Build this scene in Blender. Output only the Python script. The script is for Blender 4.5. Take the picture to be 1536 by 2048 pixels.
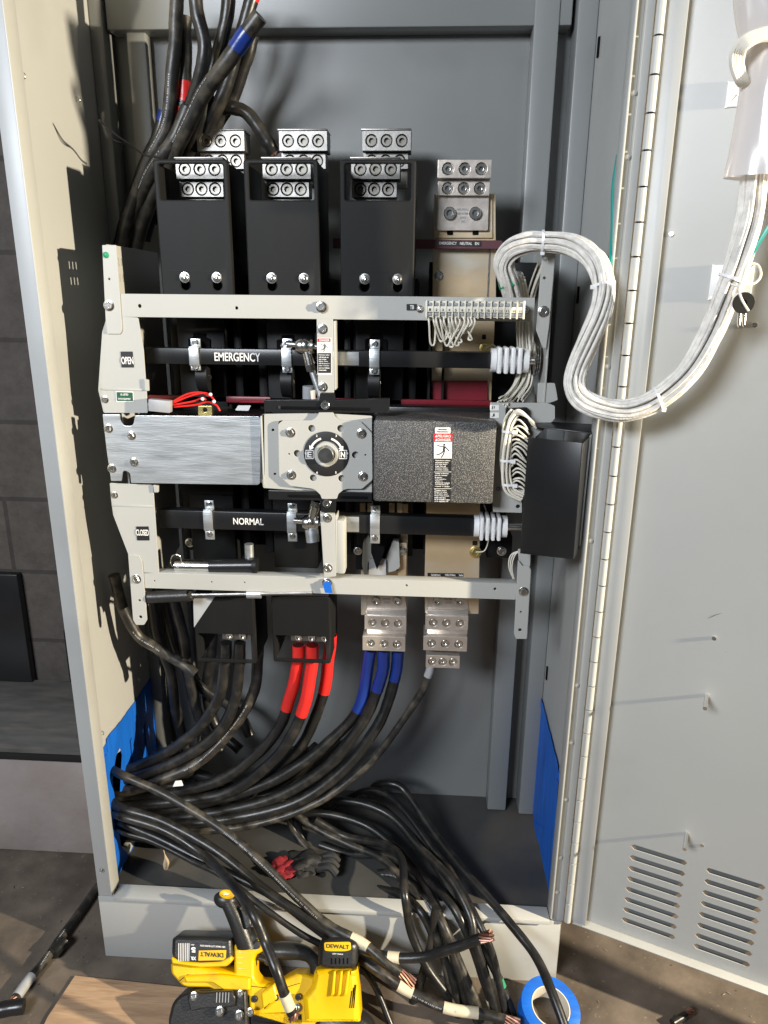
import bpy, bmesh, math, random
from mathutils import Vector, Matrix
from math import sin, cos, pi, radians
random.seed(7)
S = bpy.context.scene
COL = S.collection
for o in list(bpy.data.objects): bpy.data.objects.remove(o)

# ------------------------------------------------------------------ camera
CX, CY, CZ, YAW, PIT, ROL, FP = .6291, -1.1333, 1.3081, .0554, .2898, .0096, 1442.03
fw = Vector((-sin(YAW)*cos(PIT), cos(YAW)*cos(PIT), -sin(PIT)))
r0 = Vector((cos(YAW), sin(YAW), 0)); u0 = r0.cross(fw)
rt = r0*cos(ROL)+u0*sin(ROL); up = -r0*sin(ROL)+u0*cos(ROL)
cam = bpy.data.objects.new('camera', bpy.data.cameras.new('camera')); COL.objects.link(cam)
cam.matrix_world = Matrix(((rt.x, up.x, -fw.x, CX), (rt.y, up.y, -fw.y, CY), (rt.z, up.z, -fw.z, CZ), (0, 0, 0, 1)))
cam.data.sensor_fit = 'VERTICAL'; cam.data.sensor_height = 36; cam.data.lens = FP/2048*36
cam.data.clip_start = .02; cam.data.clip_end = 100
S.camera = cam

# ------------------------------------------------------------------ world, lamps, exposure
w = bpy.data.worlds.new('World'); S.world = w; w.use_nodes = True
bg = w.node_tree.nodes['Background']; bg.inputs[0].default_value = (.55, .65, .72, 1); bg.inputs[1].default_value = .06
def lamp(name, kind, loc, target, energy, color, size=.1, spot=None):
    l = bpy.data.lights.new(name, kind); l.energy = energy; l.color = color
    if kind == 'AREA': l.shape = 'RECTANGLE'; l.size = size[0]; l.size_y = size[1]
    else: l.shadow_soft_size = size
    if spot: l.spot_size = spot; l.spot_blend = .3
    o = bpy.data.objects.new(name, l); COL.objects.link(o); o.location = loc
    o.rotation_euler = (Vector(target)-Vector(loc)).to_track_quat('-Z', 'Y').to_euler(); return o
lamp('work_light', 'SPOT', (3.0, -.98, 1.50), (.2, .1, 1.0), 770, (1, .865, .645), .028, radians(80))
lamp('room_light', 'AREA', (-.75, -2.3, 2.25), (.6, .1, .9), 98, (.88, .93, 1), (.95, .6))
S.view_settings.view_transform = 'Standard'; S.view_settings.look = 'None'
S.view_settings.exposure = 0; S.view_settings.gamma = 1; S.view_settings.use_curve_mapping = False

# ------------------------------------------------------------------ pixel -> world (on a given plane)
def ray(px, py): return fw + rt*((px-768)/FP) - up*((py-1024)/FP)
def at(px, py, v, ax=1):
    d = ray(px, py); C = Vector((CX, CY, CZ)); return C + d*((v-C[ax])/d[ax])
def mpp(Y, py=900):                                   # metres per photo pixel at depth Y
    d = ray(768, py); t = (Y-CY)/d.y; return t/FP

# ------------------------------------------------------------------ materials
def mat(name, base, rough=.5, metal=0, var=0, vscale=8, bump=0, bscale=200, c2=None, c2scale=4, c2lo=.5, c2hi=.7,
        stretch=None, spec=None, rvar=0, coat=0, alpha=None, trans=0, sss=0, speck=None):
    m = bpy.data.materials.new(name); m.use_nodes = True; N = m.node_tree.nodes; L = m.node_tree.links
    b = N['Principled BSDF']; b.inputs['Base Color'].default_value = (*base, 1)
    b.inputs['Roughness'].default_value = rough; b.inputs['Metallic'].default_value = metal
    if spec is not None: b.inputs['Specular IOR Level'].default_value = spec
    if coat: b.inputs['Coat Weight'].default_value = coat; b.inputs['Coat Roughness'].default_value = .15
    if alpha is not None: b.inputs['Alpha'].default_value = alpha
    if trans: b.inputs['Transmission Weight'].default_value = trans
    if sss: b.inputs['Subsurface Weight'].default_value = sss; b.inputs['Subsurface Radius'].default_value = (.01, .01, .01)
    tc = N.new('ShaderNodeTexCoord'); mp = N.new('ShaderNodeMapping'); L.new(tc.outputs['Object'], mp.inputs[0])
    if stretch: mp.inputs['Scale'].default_value = stretch
    def noise(sc, det=4):
        n = N.new('ShaderNodeTexNoise'); n.inputs['Scale'].default_value = sc; n.inputs['Detail'].default_value = det
        L.new(mp.outputs[0], n.inputs['Vector']); return n
    col = None
    if var:
        n = noise(vscale); r = N.new('ShaderNodeValToRGB')
        r.color_ramp.elements[0].position = .3; r.color_ramp.elements[1].position = .7
        r.color_ramp.elements[0].color = (*[c*(1-var) for c in base], 1); r.color_ramp.elements[1].color = (*[min(1, c*(1+var)) for c in base], 1)
        L.new(n.outputs[0], r.inputs[0]); col = r.outputs[0]
    if c2:
        n = noise(c2scale, 6); r = N.new('ShaderNodeValToRGB')
        r.color_ramp.elements[0].position = c2lo; r.color_ramp.elements[1].position = c2hi
        r.color_ramp.elements[0].color = (0, 0, 0, 1); r.color_ramp.elements[1].color = (1, 1, 1, 1)
        L.new(n.outputs[0], r.inputs[0])
        mx = N.new('ShaderNodeMix'); mx.data_type = 'RGBA'; L.new(r.outputs[0], mx.inputs[0])
        if col: L.new(col, mx.inputs[6])
        else: mx.inputs[6].default_value = (*base, 1)
        mx.inputs[7].default_value = (*c2, 1); col = mx.outputs[2]
    if speck:
        vn = noise(speck[1], 1); r = N.new('ShaderNodeValToRGB'); r.color_ramp.elements[0].position = speck[2]; r.color_ramp.elements[1].position = speck[2]+.06
        r.color_ramp.elements[0].color = (0, 0, 0, 1); r.color_ramp.elements[1].color = (1, 1, 1, 1); L.new(vn.outputs[0], r.inputs[0])
        mx = N.new('ShaderNodeMix'); mx.data_type = 'RGBA'; L.new(r.outputs[0], mx.inputs[0])
        if col: L.new(col, mx.inputs[6])
        else: mx.inputs[6].default_value = (*base, 1)
        mx.inputs[7].default_value = (*speck[0], 1); col = mx.outputs[2]
    if col: L.new(col, b.inputs['Base Color'])
    if rvar:
        n = noise(vscale*1.7); mr = N.new('ShaderNodeMapRange'); mr.inputs[3].default_value = max(0, rough-rvar); mr.inputs[4].default_value = min(1, rough+rvar)
        L.new(n.outputs[0], mr.inputs[0]); L.new(mr.outputs[0], b.inputs['Roughness'])
    if bump:
        n = noise(bscale, 2); bm = N.new('ShaderNodeBump'); bm.inputs['Strength'].default_value = bump; bm.inputs['Distance'].default_value = .001
        L.new(n.outputs[0], bm.inputs['Height']); L.new(bm.outputs[0], b.inputs['Normal'])
    return m
M = dict(
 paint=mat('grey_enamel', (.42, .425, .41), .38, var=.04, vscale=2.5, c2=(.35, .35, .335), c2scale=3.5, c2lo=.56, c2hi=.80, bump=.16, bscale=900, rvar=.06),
 paint_shaded=mat('grey_enamel_shaded', (.205, .212, .208), .36, var=.08, vscale=3, c2=(.155, .16, .155), c2scale=5, c2lo=.5, c2hi=.78, bump=.12, bscale=900, rvar=.08),  # same enamel as the cabinet, darkened to paint in the interior shade
 paint_half_shaded=mat('grey_enamel_half_shaded', (.22, .23, .228), .36, var=.05, vscale=3, bump=.12, bscale=900),  # same enamel again, partly darkened for the shade on posts and rail
 frame=mat('frame_enamel', (.42, .42, .395), .42, var=.03, vscale=6, bump=.1, bscale=900),
 floorpan=mat('dusty_floor_pan', (.055, .055, .053), .55, var=.2, vscale=9, c2=(.12, .10, .075), c2scale=5, c2lo=.5, c2hi=.8, bump=.2, bscale=300),
 zinc=mat('zinc_plate', (.62, .65, .67), .42, .85, var=.09, vscale=9, stretch=(1, 1, 9), c2=(.50, .53, .54), c2scale=13, c2lo=.5, c2hi=.7, bump=.2, bscale=60, rvar=.12),
 steel=mat('bright_steel', (.72, .71, .68), .24, 1, var=.1, vscale=30, rvar=.08),
 lug=mat('shaded_tin_lug', (.30, .29, .275), .45, 1, var=.12, vscale=40, bump=.15, bscale=250, rvar=.1),  # base kept dark to paint the shade the covered lugs sit in
  screwd=mat('dull_set_screw', (.20, .19, .17), .42, 1, var=.2, vscale=60),
 lugw=mat('warm_plated_lug', (.74, .67, .60), .36, .75, var=.12, vscale=40, bump=.15, bscale=250, rvar=.1),
 bus=mat('tinned_copper_bar', (.82, .62, .38), .36, .60, var=.09, vscale=7, stretch=(1, 1, 2.5), bump=.1, bscale=120, rvar=.12, c2=(.70, .68, .60), c2scale=6, c2lo=.45, c2hi=.7),
 copper=mat('copper_strand', (.36, .20, .15), .48, 1, var=.2, vscale=90),
 brass=mat('yellow_zinc', (.72, .60, .25), .35, 1, var=.1, vscale=30),
 black=mat('black_moulding', (.009, .0095, .010), .45, spec=.22, var=.2, vscale=20, bump=.15, bscale=700),
 fibre=mat('black_fibre_board', (.010, .0103, .0107), .55, spec=.18, var=.18, vscale=14, stretch=(1, 1, .3), bump=.1, bscale=500, c2=(.026, .026, .026), c2scale=30, c2lo=.62, c2hi=.8),
 blackmetal=mat('black_enamel', (.012, .0125, .0135), .30, var=.1, vscale=20, bump=.08, bscale=600),
 crackle=mat('black_wrinkle_paint', (.045, .045, .047), .45, bump=.9, bscale=600, speck=((.20, .195, .185), 640, .55)),  # pale specks paint the glints off the wrinkles
 dark=mat('deep_black', (.004, .004, .0045), .8, spec=.1),  # near-black; also paints the shade inside slots, wells and keyholes
 cable=mat('black_cable_jacket', (.012, .012, .012), .36, var=.3, vscale=30, c2=(.045, .04, .033), c2scale=38, c2lo=.50, c2hi=.80, bump=.25, bscale=120, rvar=.12),
 cable_dusty=mat('dusty_cable_jacket', (.018, .017, .016), .42, var=.3, vscale=30, c2=(.11, .095, .07), c2scale=42, c2lo=.46, c2hi=.80, bump=.35, bscale=110, rvar=.12),
 red=mat('red_tape', (.68, .025, .02), .32, var=.08, vscale=30, bump=.2, bscale=120),
 blue=mat('blue_marking_tape', (.010, .035, .22), .28, var=.12, vscale=30, bump=.2, bscale=120),
 greyt=mat('grey_marking_tape', (.38, .39, .40), .35, var=.1, vscale=30, bump=.2, bscale=120),
 green=mat('green_tape', (.02, .26, .12), .4, var=.1, vscale=30),
 masking=mat('blue_painters_tape', (.005, .125, .58), .48, var=.16, vscale=9, c2=(.01, .08, .40), c2scale=14, c2lo=.5, c2hi=.75, bump=1.0, bscale=26, stretch=(1, 3.5, .5)),
 cream=mat('cream_label_tape', (.62, .55, .40), .55, var=.1, vscale=40, c2=(.25, .21, .14), c2scale=60, c2lo=.62, c2hi=.75, bump=.3, bscale=150),
 maroon=mat('maroon_insulation', (.11, .035, .045), .5, var=.1, vscale=20),
 redbar=mat('red_insulation', (.19, .012, .022), .4, var=.1, vscale=20),
 white=mat('white_label', (.80, .79, .76), .5, var=.03, vscale=40),
 ink=mat('black_ink', (.012, .012, .013), .5), redink=mat('red_ink', (.62, .02, .03), .5), greenink=mat('green_ink', (.01, .09, .045), .45),
 wire=mat('white_wire', (.74, .70, .60), .42, var=.06, vscale=40),
 mesh=mat('braided_sleeve', (.72, .69, .64), .62, var=.16, vscale=90, bump=.9, bscale=300, spec=.3),
 teal=mat('green_ground_wire', (.0, .24, .20), .35),
 block=mat('cream_terminal_plastic', (.72, .69, .58), .45, var=.04, vscale=40),
 nylon=mat('white_nylon', (.82, .82, .82), .38, var=.03, vscale=30),
 film=mat('milky_plastic_film', (.70, .66, .64), .16, alpha=.80, bump=.8, bscale=22, spec=.7, coat=.5, var=.05, vscale=14),
 yellow=mat('yellow_plastic', (.80, .48, .0), .36, var=.05, vscale=20, c2=(.40, .24, .02), c2scale=16, c2lo=.56, c2hi=.74, bump=.12, bscale=400),
 rubber=mat('black_rubber', (.018, .018, .018), .38, var=.2, vscale=30, c2=(.08, .07, .06), c2scale=18, c2lo=.6, c2hi=.8, bump=.3, bscale=300),
 card=mat('cardboard', (.44, .29, .175), .85, var=.14, vscale=7, stretch=(1.2, 9, 1), c2=(.27, .165, .095), c2scale=6, c2lo=.45, c2hi=.72, bump=1.0, bscale=22),
 rag=mat('red_cloth', (.22, .008, .014), .8, var=.2, vscale=40), ragd=mat('black_glove', (.015, .015, .016), .7, var=.3, vscale=40),
 tissue=mat('tan_paper', (.55, .42, .27), .8, var=.1, vscale=30),
 glass=mat('grey_nylon', (.33, .34, .36), .4, var=.1, vscale=30),
 tray=mat('dusty_steel', (.16, .155, .145), .5, .3, var=.25, vscale=6, c2=(.24, .22, .19), c2scale=9, c2lo=.45, c2hi=.7, bump=.4, bscale=80, stretch=(1, 4, 1)),
 grit=mat('grit', (.28, .23, .17), .8, c2=(.06, .05, .04), c2scale=12, c2lo=.45, c2hi=.5),
 core=mat('tape_core', (.62, .58, .50), .5),
)
def floor_mat():
    m = mat('stained_concrete', (.125, .100, .078), .66, var=.38, vscale=14, c2=(.05, .038, .03), c2scale=3.2, c2lo=.50, c2hi=.70, bump=.5, bscale=120, rvar=.18, speck=((.20, .16, .12), 130, .72)); return m
M['concrete'] = floor_mat()
M['ledge'] = mat('rough_concrete', (.34, .295, .275), .75, var=.2, vscale=4, c2=(.24, .19, .165), c2scale=6, c2lo=.42, c2hi=.75, bump=.9, bscale=60, speck=((.28, .22, .19), 55, .70))
def block_mat():
    m = bpy.data.materials.new('painted_block'); m.use_nodes = True; N = m.node_tree.nodes; L = m.node_tree.links; b = N['Principled BSDF']
    tc = N.new('ShaderNodeTexCoord'); mp = N.new('ShaderNodeMapping'); mp.inputs['Rotation'].default_value = (radians(-90), 0, 0); L.new(tc.outputs['Object'], mp.inputs[0])
    br = N.new('ShaderNodeTexBrick'); br.inputs['Scale'].default_value = 1; br.inputs['Brick Width'].default_value = .4; br.inputs['Row Height'].default_value = .2; br.inputs['Mortar Size'].default_value = .006
    br.inputs['Color1'].default_value = (.16, .135, .115, 1); br.inputs['Color2'].default_value = (.135, .115, .10, 1); br.inputs['Mortar'].default_value = (.085, .072, .062, 1)
    L.new(mp.outputs[0], br.inputs[0]); n = N.new('ShaderNodeTexNoise'); n.inputs['Scale'].default_value = 16; n.inputs['Detail'].default_value = 12; n.inputs['Roughness'].default_value = .75; L.new(tc.outputs['Object'], n.inputs['Vector'])
    mx = N.new('ShaderNodeMix'); mx.data_type = 'RGBA'; mx.blend_type = 'MULTIPLY'; mx.inputs[0].default_value = .9; L.new(br.outputs[0], mx.inputs[6]); L.new(n.outputs[0], mx.inputs[7]); L.new(mx.outputs[2], b.inputs['Base Color'])
    bm = N.new('ShaderNodeBump'); bm.inputs['Strength'].default_value = .8; bm.inputs['Distance'].default_value = .006; L.new(n.outputs[0], bm.inputs['Height']); L.new(bm.outputs[0], b.inputs['Normal'])
    b.inputs['Roughness'].default_value = .8; return m
M['blockwall'] = block_mat()

# ------------------------------------------------------------------ scene-graph helpers
LOC = {}
def link(name, me, m, parent):
    o = bpy.data.objects.new(name, me); COL.objects.link(o)
    if m is not None:
        me.materials.clear(); me.materials.append(M[m] if isinstance(m, str) else m)
    if parent is not None:
        me.transform(Matrix.Translation(-LOC[parent.name])); o.parent = parent; LOC[o.name] = LOC[parent.name]
    else:
        vs = [v.co for v in me.vertices]; c = Vector(((min(v.x for v in vs)+max(v.x for v in vs))/2, (min(v.y for v in vs)+max(v.y for v in vs))/2, min(v.z for v in vs)))
        me.transform(Matrix.Translation(-c)); o.location = c; LOC[o.name] = c
    return o
def thing(name, label, cat, loc, group=None):
    o = bpy.data.objects.new(name, None); COL.objects.link(o); o.empty_display_size = .05; o.location = loc; LOC[o.name] = Vector(loc)
    o['label'] = label; o['category'] = cat
    if group: o['group'] = group
    return o
def tag(o, label=None, cat=None, group=None, kind=None):
    if label: o['label'] = label
    if cat: o['category'] = cat
    if group: o['group'] = group
    if kind: o['kind'] = kind
    return o
def smooth(me, ang=35):
    bm = bmesh.new(); bm.from_mesh(me)
    bmesh.ops.recalc_face_normals(bm, faces=bm.faces)
    for f in bm.faces: f.smooth = True
    for e in bm.edges: e.smooth = len(e.link_faces) == 2 and e.calc_face_angle(0) < radians(ang)
    bm.to_mesh(me); bm.free()
class MB:
    def __init__(s): s.bm = bmesh.new()
    def box(s, x0, x1, y0, y1, z0, z1, bev=0, mtx=None):
        b2 = bmesh.new(); bmesh.ops.create_cube(b2, size=1)
        for v in b2.verts: v.co = Vector(((x0+x1)/2+v.co.x*(x1-x0), (y0+y1)/2+v.co.y*(y1-y0), (z0+z1)/2+v.co.z*(z1-z0)))
        if bev: bmesh.ops.bevel(b2, geom=b2.edges[:], offset=bev, segments=2, profile=.5, affect='EDGES')
        if mtx: b2.transform(mtx)
        me = bpy.data.meshes.new('t'); b2.to_mesh(me); b2.free(); s.bm.from_mesh(me); bpy.data.meshes.remove(me); return s
    def tube(s, pts, r, seg=10, sub=6, cap=True, rad=None):
        P = catmull(pts, sub) if sub else [Vector(p) for p in pts]
        n = len(P); ref = Vector((.1, -.9, .3)); rings = []; N0 = None
        for i, p in enumerate(P):
            t = (P[min(i+1, n-1)]-P[max(i-1, 0)]).normalized()
            if N0 is None: N0 = (ref-t*ref.dot(t)).normalized()
            else: N0 = (N0-t*N0.dot(t)).normalized()
            B = t.cross(N0); rr = (rad(i/(n-1)) if rad else 1)*r
            rings.append([s.bm.verts.new(p+(N0*cos(2*pi*k/seg)+B*sin(2*pi*k/seg))*rr) for k in range(seg)])
        for a, b in zip(rings, rings[1:]):
            for k in range(seg): s.bm.faces.new((a[k], a[(k+1) % seg], b[(k+1) % seg], b[k]))
        if cap: s.bm.faces.new(rings[0][::-1]); s.bm.faces.new(rings[-1])
        return s
    def cyl(s, p0, p1, r, seg=20, r2=None):
        p0 = Vector(p0); p1 = Vector(p1); return s.tube([p0, p1], r, seg, 0, rad=(lambda t: 1+(r2/r-1)*t) if r2 else None)
    def sphere(s, c, r, sc=(1, 1, 1)):
        m = Matrix.Translation(Vector(c)) @ Matrix.Diagonal((*sc, 1)); bmesh.ops.create_uvsphere(s.bm, u_segments=16, v_segments=10, radius=r, matrix=m); return s
    def lathe(s, c, axis, prof, seg=24):      # prof: (along, radius)
        axis = Vector(axis).normalized(); a = axis.orthogonal().normalized(); b = axis.cross(a); c = Vector(c); rings = []
        for h, r in prof: rings.append([s.bm.verts.new(c+axis*h+(a*cos(2*pi*k/seg)+b*sin(2*pi*k/seg))*max(r, 1e-5)) for k in range(seg)])
        for A, B in zip(rings, rings[1:]):
            for k in range(seg): s.bm.faces.new((A[k], A[(k+1) % seg], B[(k+1) % seg], B[k]))
        return s
    def build(s, name, m, parent=None, ang=35):
        me = bpy.data.meshes.new(name); s.bm.to_mesh(me); s.bm.free(); smooth(me, ang); return link(name, me, m, parent)
def catmull(pts, sub):
    P = [Vector(p) for p in pts]
    if len(P) < 3: sub = max(sub, 2)
    Q = [P[0]*2-P[1]]+P+[P[-1]*2-P[-2]]; out = []
    for i in range(1, len(Q)-2):
        a, b, c, d = Q[i-1:i+3]
        for k in range(sub):
            t = k/sub; out.append(.5*((2*b)+(-a+c)*t+(2*a-5*b+4*c-d)*t*t+(-a+3*b-3*c+d)*t**3))
    out.append(P[-1]); return out
def rnd(pts, r, seg=4):                                # round the corners of a 2-D outline
    out = []; n = len(pts)
    for i in range(n):
        p = Vector(pts[i][:2]); a = Vector(pts[i-1][:2]); b = Vector(pts[(i+1) % n][:2])
        rr = pts[i][2] if len(pts[i]) > 2 else r
        da = a-p; db = b-p; k = min(rr, da.length*.45, db.length*.45)
        if k < 1e-6: out.append(tuple(p)); continue
        A = p+da.normalized()*k; B = p+db.normalized()*k
        for j in range(seg+1):
            t = j/seg; out.append(tuple(A*(1-t)**2+p*2*t*(1-t)+B*t*t))
    return out
def flat(outline, holes, Y, th, bev=.0006, side=None):
    """solid plate with holes; outline in (x,z), front face on plane Y, thickness th away from the camera"""
    cu = bpy.data.curves.new('c', 'CURVE'); cu.dimensions = '2D'; cu.fill_mode = 'BOTH'
    bev = min(bev, th*.45)
    cu.extrude = th/2-bev; cu.bevel_depth = bev; cu.bevel_resolution = 1; cu.offset = -bev
    def spl(pts):
        s = cu.splines.new('POLY'); s.points.add(len(pts)-1); s.use_cyclic_u = True
        for q, p in zip(s.points, pts): q.co = (p[0], p[1], 0, 1)
    spl(outline)
    for h in holes:
        if len(h) == 3 and not hasattr(h[0], '__len__'): spl([(h[0]+h[2]*cos(2*pi*k/18), h[1]+h[2]*sin(2*pi*k/18)) for k in range(18)])
        else: spl(h)
    o = bpy.data.objects.new('c', cu); me = bpy.data.meshes.new_from_object(o); bpy.data.objects.remove(o); bpy.data.curves.remove(cu)
    if side is None: T = Matrix(((1, 0, 0, 0), (0, 0, -1, Y+th/2), (0, 1, 0, 0), (0, 0, 0, 1)))      # (x,z) on plane y=Y
    elif side == 'x': T = Matrix(((0, 0, 1, Y+th/2), (1, 0, 0, 0), (0, 1, 0, 0), (0, 0, 0, 1)))      # outline is (y,z) on plane x=Y
    elif side == 'z': T = Matrix(((1, 0, 0, 0), (0, 1, 0, 0), (0, 0, 1, Y+th/2), (0, 0, 0, 1)))      # outline is (x,y)
    else: T = side
    me.transform(T); return me
def plate(name, pxo, Y, th, m, parent, holes=(), r=.002, bev=.0006, ang=35):
    """pxo: outline in photo pixels lying on plane y=Y; holes: (px,py,radius_m) or list of px points"""
    out = []
    for p in pxo:
        q = at(p[0], p[1], Y); out.append((q.x, q.z) + ((p[2],) if len(p) > 2 else ()))
    hs = []
    for h in holes:
        if hasattr(h[0], '__len__'): hs.append(rnd([(at(p[0], p[1], Y).x, at(p[0], p[1], Y).z) for p in h], r))
        else: q = at(h[0], h[1], Y); hs.append((q.x, q.z, h[2]))
    me = flat(rnd(out, r), hs, Y, th, bev); smooth(me, ang); return link(name, me, m, parent)
def rect(x0, x1, z0, z1): return [(x0, z0), (x1, z0), (x1, z1), (x0, z1)]
def pl(name, outline, holes, Y, th, m, parent, r=.002, bev=.0006, side=None):
    me = flat(rnd(outline, r), holes, Y, th, bev, side); smooth(me); return link(name, me, m, parent)
def text(s, px, py, Y, wpx, hpx, m, parent, name='lettering', bold=.02, rot=0, off=.0006, th=.0003):
    cu = bpy.data.curves.new('t', 'FONT'); cu.body = s; cu.size = 1; cu.extrude = .01; cu.offset = bold; cu.align_x = 'CENTER'
    o = bpy.data.objects.new('t', cu); me = bpy.data.meshes.new_from_object(o); bpy.data.objects.remove(o); bpy.data.curves.remove(cu)
    xs = [v.co.x for v in me.vertices]; ys = [v.co.y for v in me.vertices]
    k = mpp(Y, py); W_ = wpx*k; H_ = hpx*k; c = at(px, py, Y); ca, sa = cos(rot), sin(rot)
    x0_, x1_, y0_, y1_ = min(xs), max(xs), min(ys), max(ys)
    for v in me.vertices:
        a = (v.co.x-(x0_+x1_)/2)/(x1_-x0_)*W_; b = (v.co.y-(y0_+y1_)/2)/(y1_-y0_)*H_
        v.co = Vector((c.x+a*ca-b*sa, Y-off-v.co.z/.01*th/2, c.z+a*sa+b*ca))
    me.name = name; return link(name, me, m, parent)
BOLT = {}
def bolt(px, py, Y, r, parent, kind='hex', m='steel', name='bolt', h=.5, world=None):
    key = (kind, round(r, 5), m, h)
    if key not in BOLT:
        b = MB()
        if kind == 'hex':
            b.lathe((0, 0, 0), (0, -1, 0), [(0, r*1.35), (r*.16, r*1.35), (r*.2, r*1.28), (r*.2, r*.5)], 24)
            R = r; b.lathe((0, -r*.2, 0), (0, -1, 0), [(0, R), (r*h, R), (r*(h+.14), R*.86), (r*(h+.14), R*.6), (r*(h+.02), R*.55), (r*(h+.02), 0)], 6)
        elif kind == 'pan':
            b.lathe((0, 0, 0), (0, -1, 0), [(0, r*1.3), (r*.12, r*1.3), (r*.14, r), (r*.45, r*.95), (r*.68, r*.72), (r*.75, r*.3), (r*.55, r*.2), (r*.5, 0)], 20)
        elif kind == 'socket':
            b.lathe((0, 0, 0), (0, -1, 0), [(0, r), (r*.5, r), (r*.58, r*.9), (r*.58, r*.52), (r*.1, r*.48), (r*.1, 0)], 18)
        elif kind == 'set':      # set screw deep in its bore
            b.lathe((0, 0, 0), (0, -1, 0), [(0, r), (r*.2, r*.96), (r*.28, r*.86), (r*.28, r*.5), (-r*.3, r*.42), (-r*.3, 0)], 14)
        elif kind == 'dome':
            b.lathe((0, 0, 0), (0, -1, 0), [(0, r), (r*.35, r*.9), (r*.6, r*.55), (r*.68, 0)], 16)
        me = bpy.data.meshes.new(name); b.bm.to_mesh(me); b.bm.free(); smooth(me, 30); me.materials.append(M[m]); BOLT[key] = me
    o = bpy.data.objects.new(name, BOLT[key]); COL.objects.link(o); o.parent = parent
    q = Vector(world) if world else at(px, py, Y); o.location = q-(LOC[parent.name] if parent else Vector())
    o.rotation_euler = (0, random.uniform(0, 6.28), 0); LOC[o.name] = LOC[parent.name] if parent else q; return o
def copy_tree(o, delta, parent=None):
    c = o.copy(); COL.objects.link(c)
    if parent is None: c.location = o.location+Vector(delta); LOC[c.name] = Vector(c.location)
    else: c.parent = parent; LOC[c.name] = LOC[parent.name]
    for ch in list(o.children): copy_tree(ch, delta, c)
    return c

BK = .36; WL = .015; W = .92; WR = .895
# ================================================================== SETTING
f = MB(); f.box(-5, 6, -4, 5, -.05, 0); tag(f.build('floor', 'concrete'), kind='structure')
b = MB(); b.box(-3, 4.5, .60, .78, 0, 3.0); tag(b.build('block_wall', 'blockwall'), 'dark rough block wall behind the cabinet on the left', 'wall')
t = thing('steel_tray', 'grey dusty steel tray capping the concrete ledge left of the cabinet', 'tray', (-.5, .43, .278))
MB().box(-2.5, -.02, .262, .59, .2785, .283, .001).build('top_sheet', 'tray', t); MB().box(-2.5, -.02, .258, .2618, .268, .286, .001).build('front_edge', 'blackmetal', t)
b = MB(); b.box(-2.5, .0-.02, .268, .595, 0, .278, .006); tag(b.build('concrete_ledge', 'ledge'), 'low pinkish concrete ledge beside the cabinet along the block wall', 'ledge')
t = thing('dark_wall_panel', 'dark metal wall enclosure low on the block wall above the concrete ledge', 'wall box', (-.42, .56, .285))
MB().box(-.33, -.02, .585, .599, .279, .44, .003).build('body', 'blackmetal', t)
MB().box(-.9, -.43, .575, .599, .279, .60, .004).build('cover', 'blackmetal', t)

# ================================================================== CABINET
cab = thing('electrical_cabinet', 'open tall grey sheet metal electrical cabinet standing on the concrete floor', 'cabinet', (.46, .18, 0))
FZ = .165; TOP = 2.05
# left wall with the cable opening
hole = [at(206, 1502, WL, 0), at(310, 1352, WL, 0), at(318, 1400, WL, 0), at(318, 1640, WL, 0), at(238, 1770, WL, 0), at(228, 1680, WL, 0)]
hole = [(min(max(p.y, .03), BK-.03), max(p.z, FZ+.004)) for p in hole]
inner = []
cy_ = sum(p[0] for p in hole)/len(hole); cz_ = sum(p[1] for p in hole)/len(hole)
win = [at(a_, b_, WL, 0) for a_, b_ in [(219, 1560), (226, 1514), (246, 1498), (300, 1496), (308, 1560), (298, 1690), (256, 1708), (236, 1690), (229, 1640)]]
win = [(min(max(p.y, .03), BK-.03), max(p.z, FZ+.004)) for p in win]
pl('side_panel', rect(0, BK, .0, TOP), [rnd(win, .008)], WL-.012, .012, 'paint', cab, r=0, side='x')
rwall = MB().box(WR+.012, WR+.024, .0, BK, .0, TOP).build('side_panel', 'paint', cab)
MB().box(WL, WR+.012, BK, BK+.012, 0, TOP).build('back_panel', 'paint_shaded', cab)
MB().box(0, W, 0, BK+.012, TOP, TOP+.012).build('top_panel', 'paint', cab)
MB().box(WL, WR+.012, .004, BK, FZ-.03, FZ-.018).build('floor_panel', 'floorpan', cab)
MB().box(WL+.03, WR-.03, BK-.045, BK-.001, at(700, 55, BK-.045).z, TOP-.001, .003).build('top_rail', 'paint_half_shaded', cab)  # top flange in a darker grey that also paints the header's shade
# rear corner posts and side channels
MB().box(.072, .108, BK-.03, BK-.001, FZ-.018, TOP, .003).build('corner_post', 'paint_half_shaded', cab)
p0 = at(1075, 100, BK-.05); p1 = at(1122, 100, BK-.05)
MB().box(.800, .843, BK-.05, BK-.001, FZ-.015, TOP, .003).build('corner_post', 'paint_half_shaded', cab)
MB().box(WL, .04, BK-.05, BK-.002, FZ-.015, TOP, .003).build('corner_angle', 'paint_half_shaded', cab)
MB().box(.872, WR+.0115, BK-.06, BK-.002, FZ-.015, TOP, .003).build('corner_angle', 'paint_half_shaded', cab)
for zz in (1.70, 1.30, .95, .52):
    MB().box(WR+.009, WR+.0122, .27, .278, zz, zz+.03).build('slot', 'dark', cab)
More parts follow.
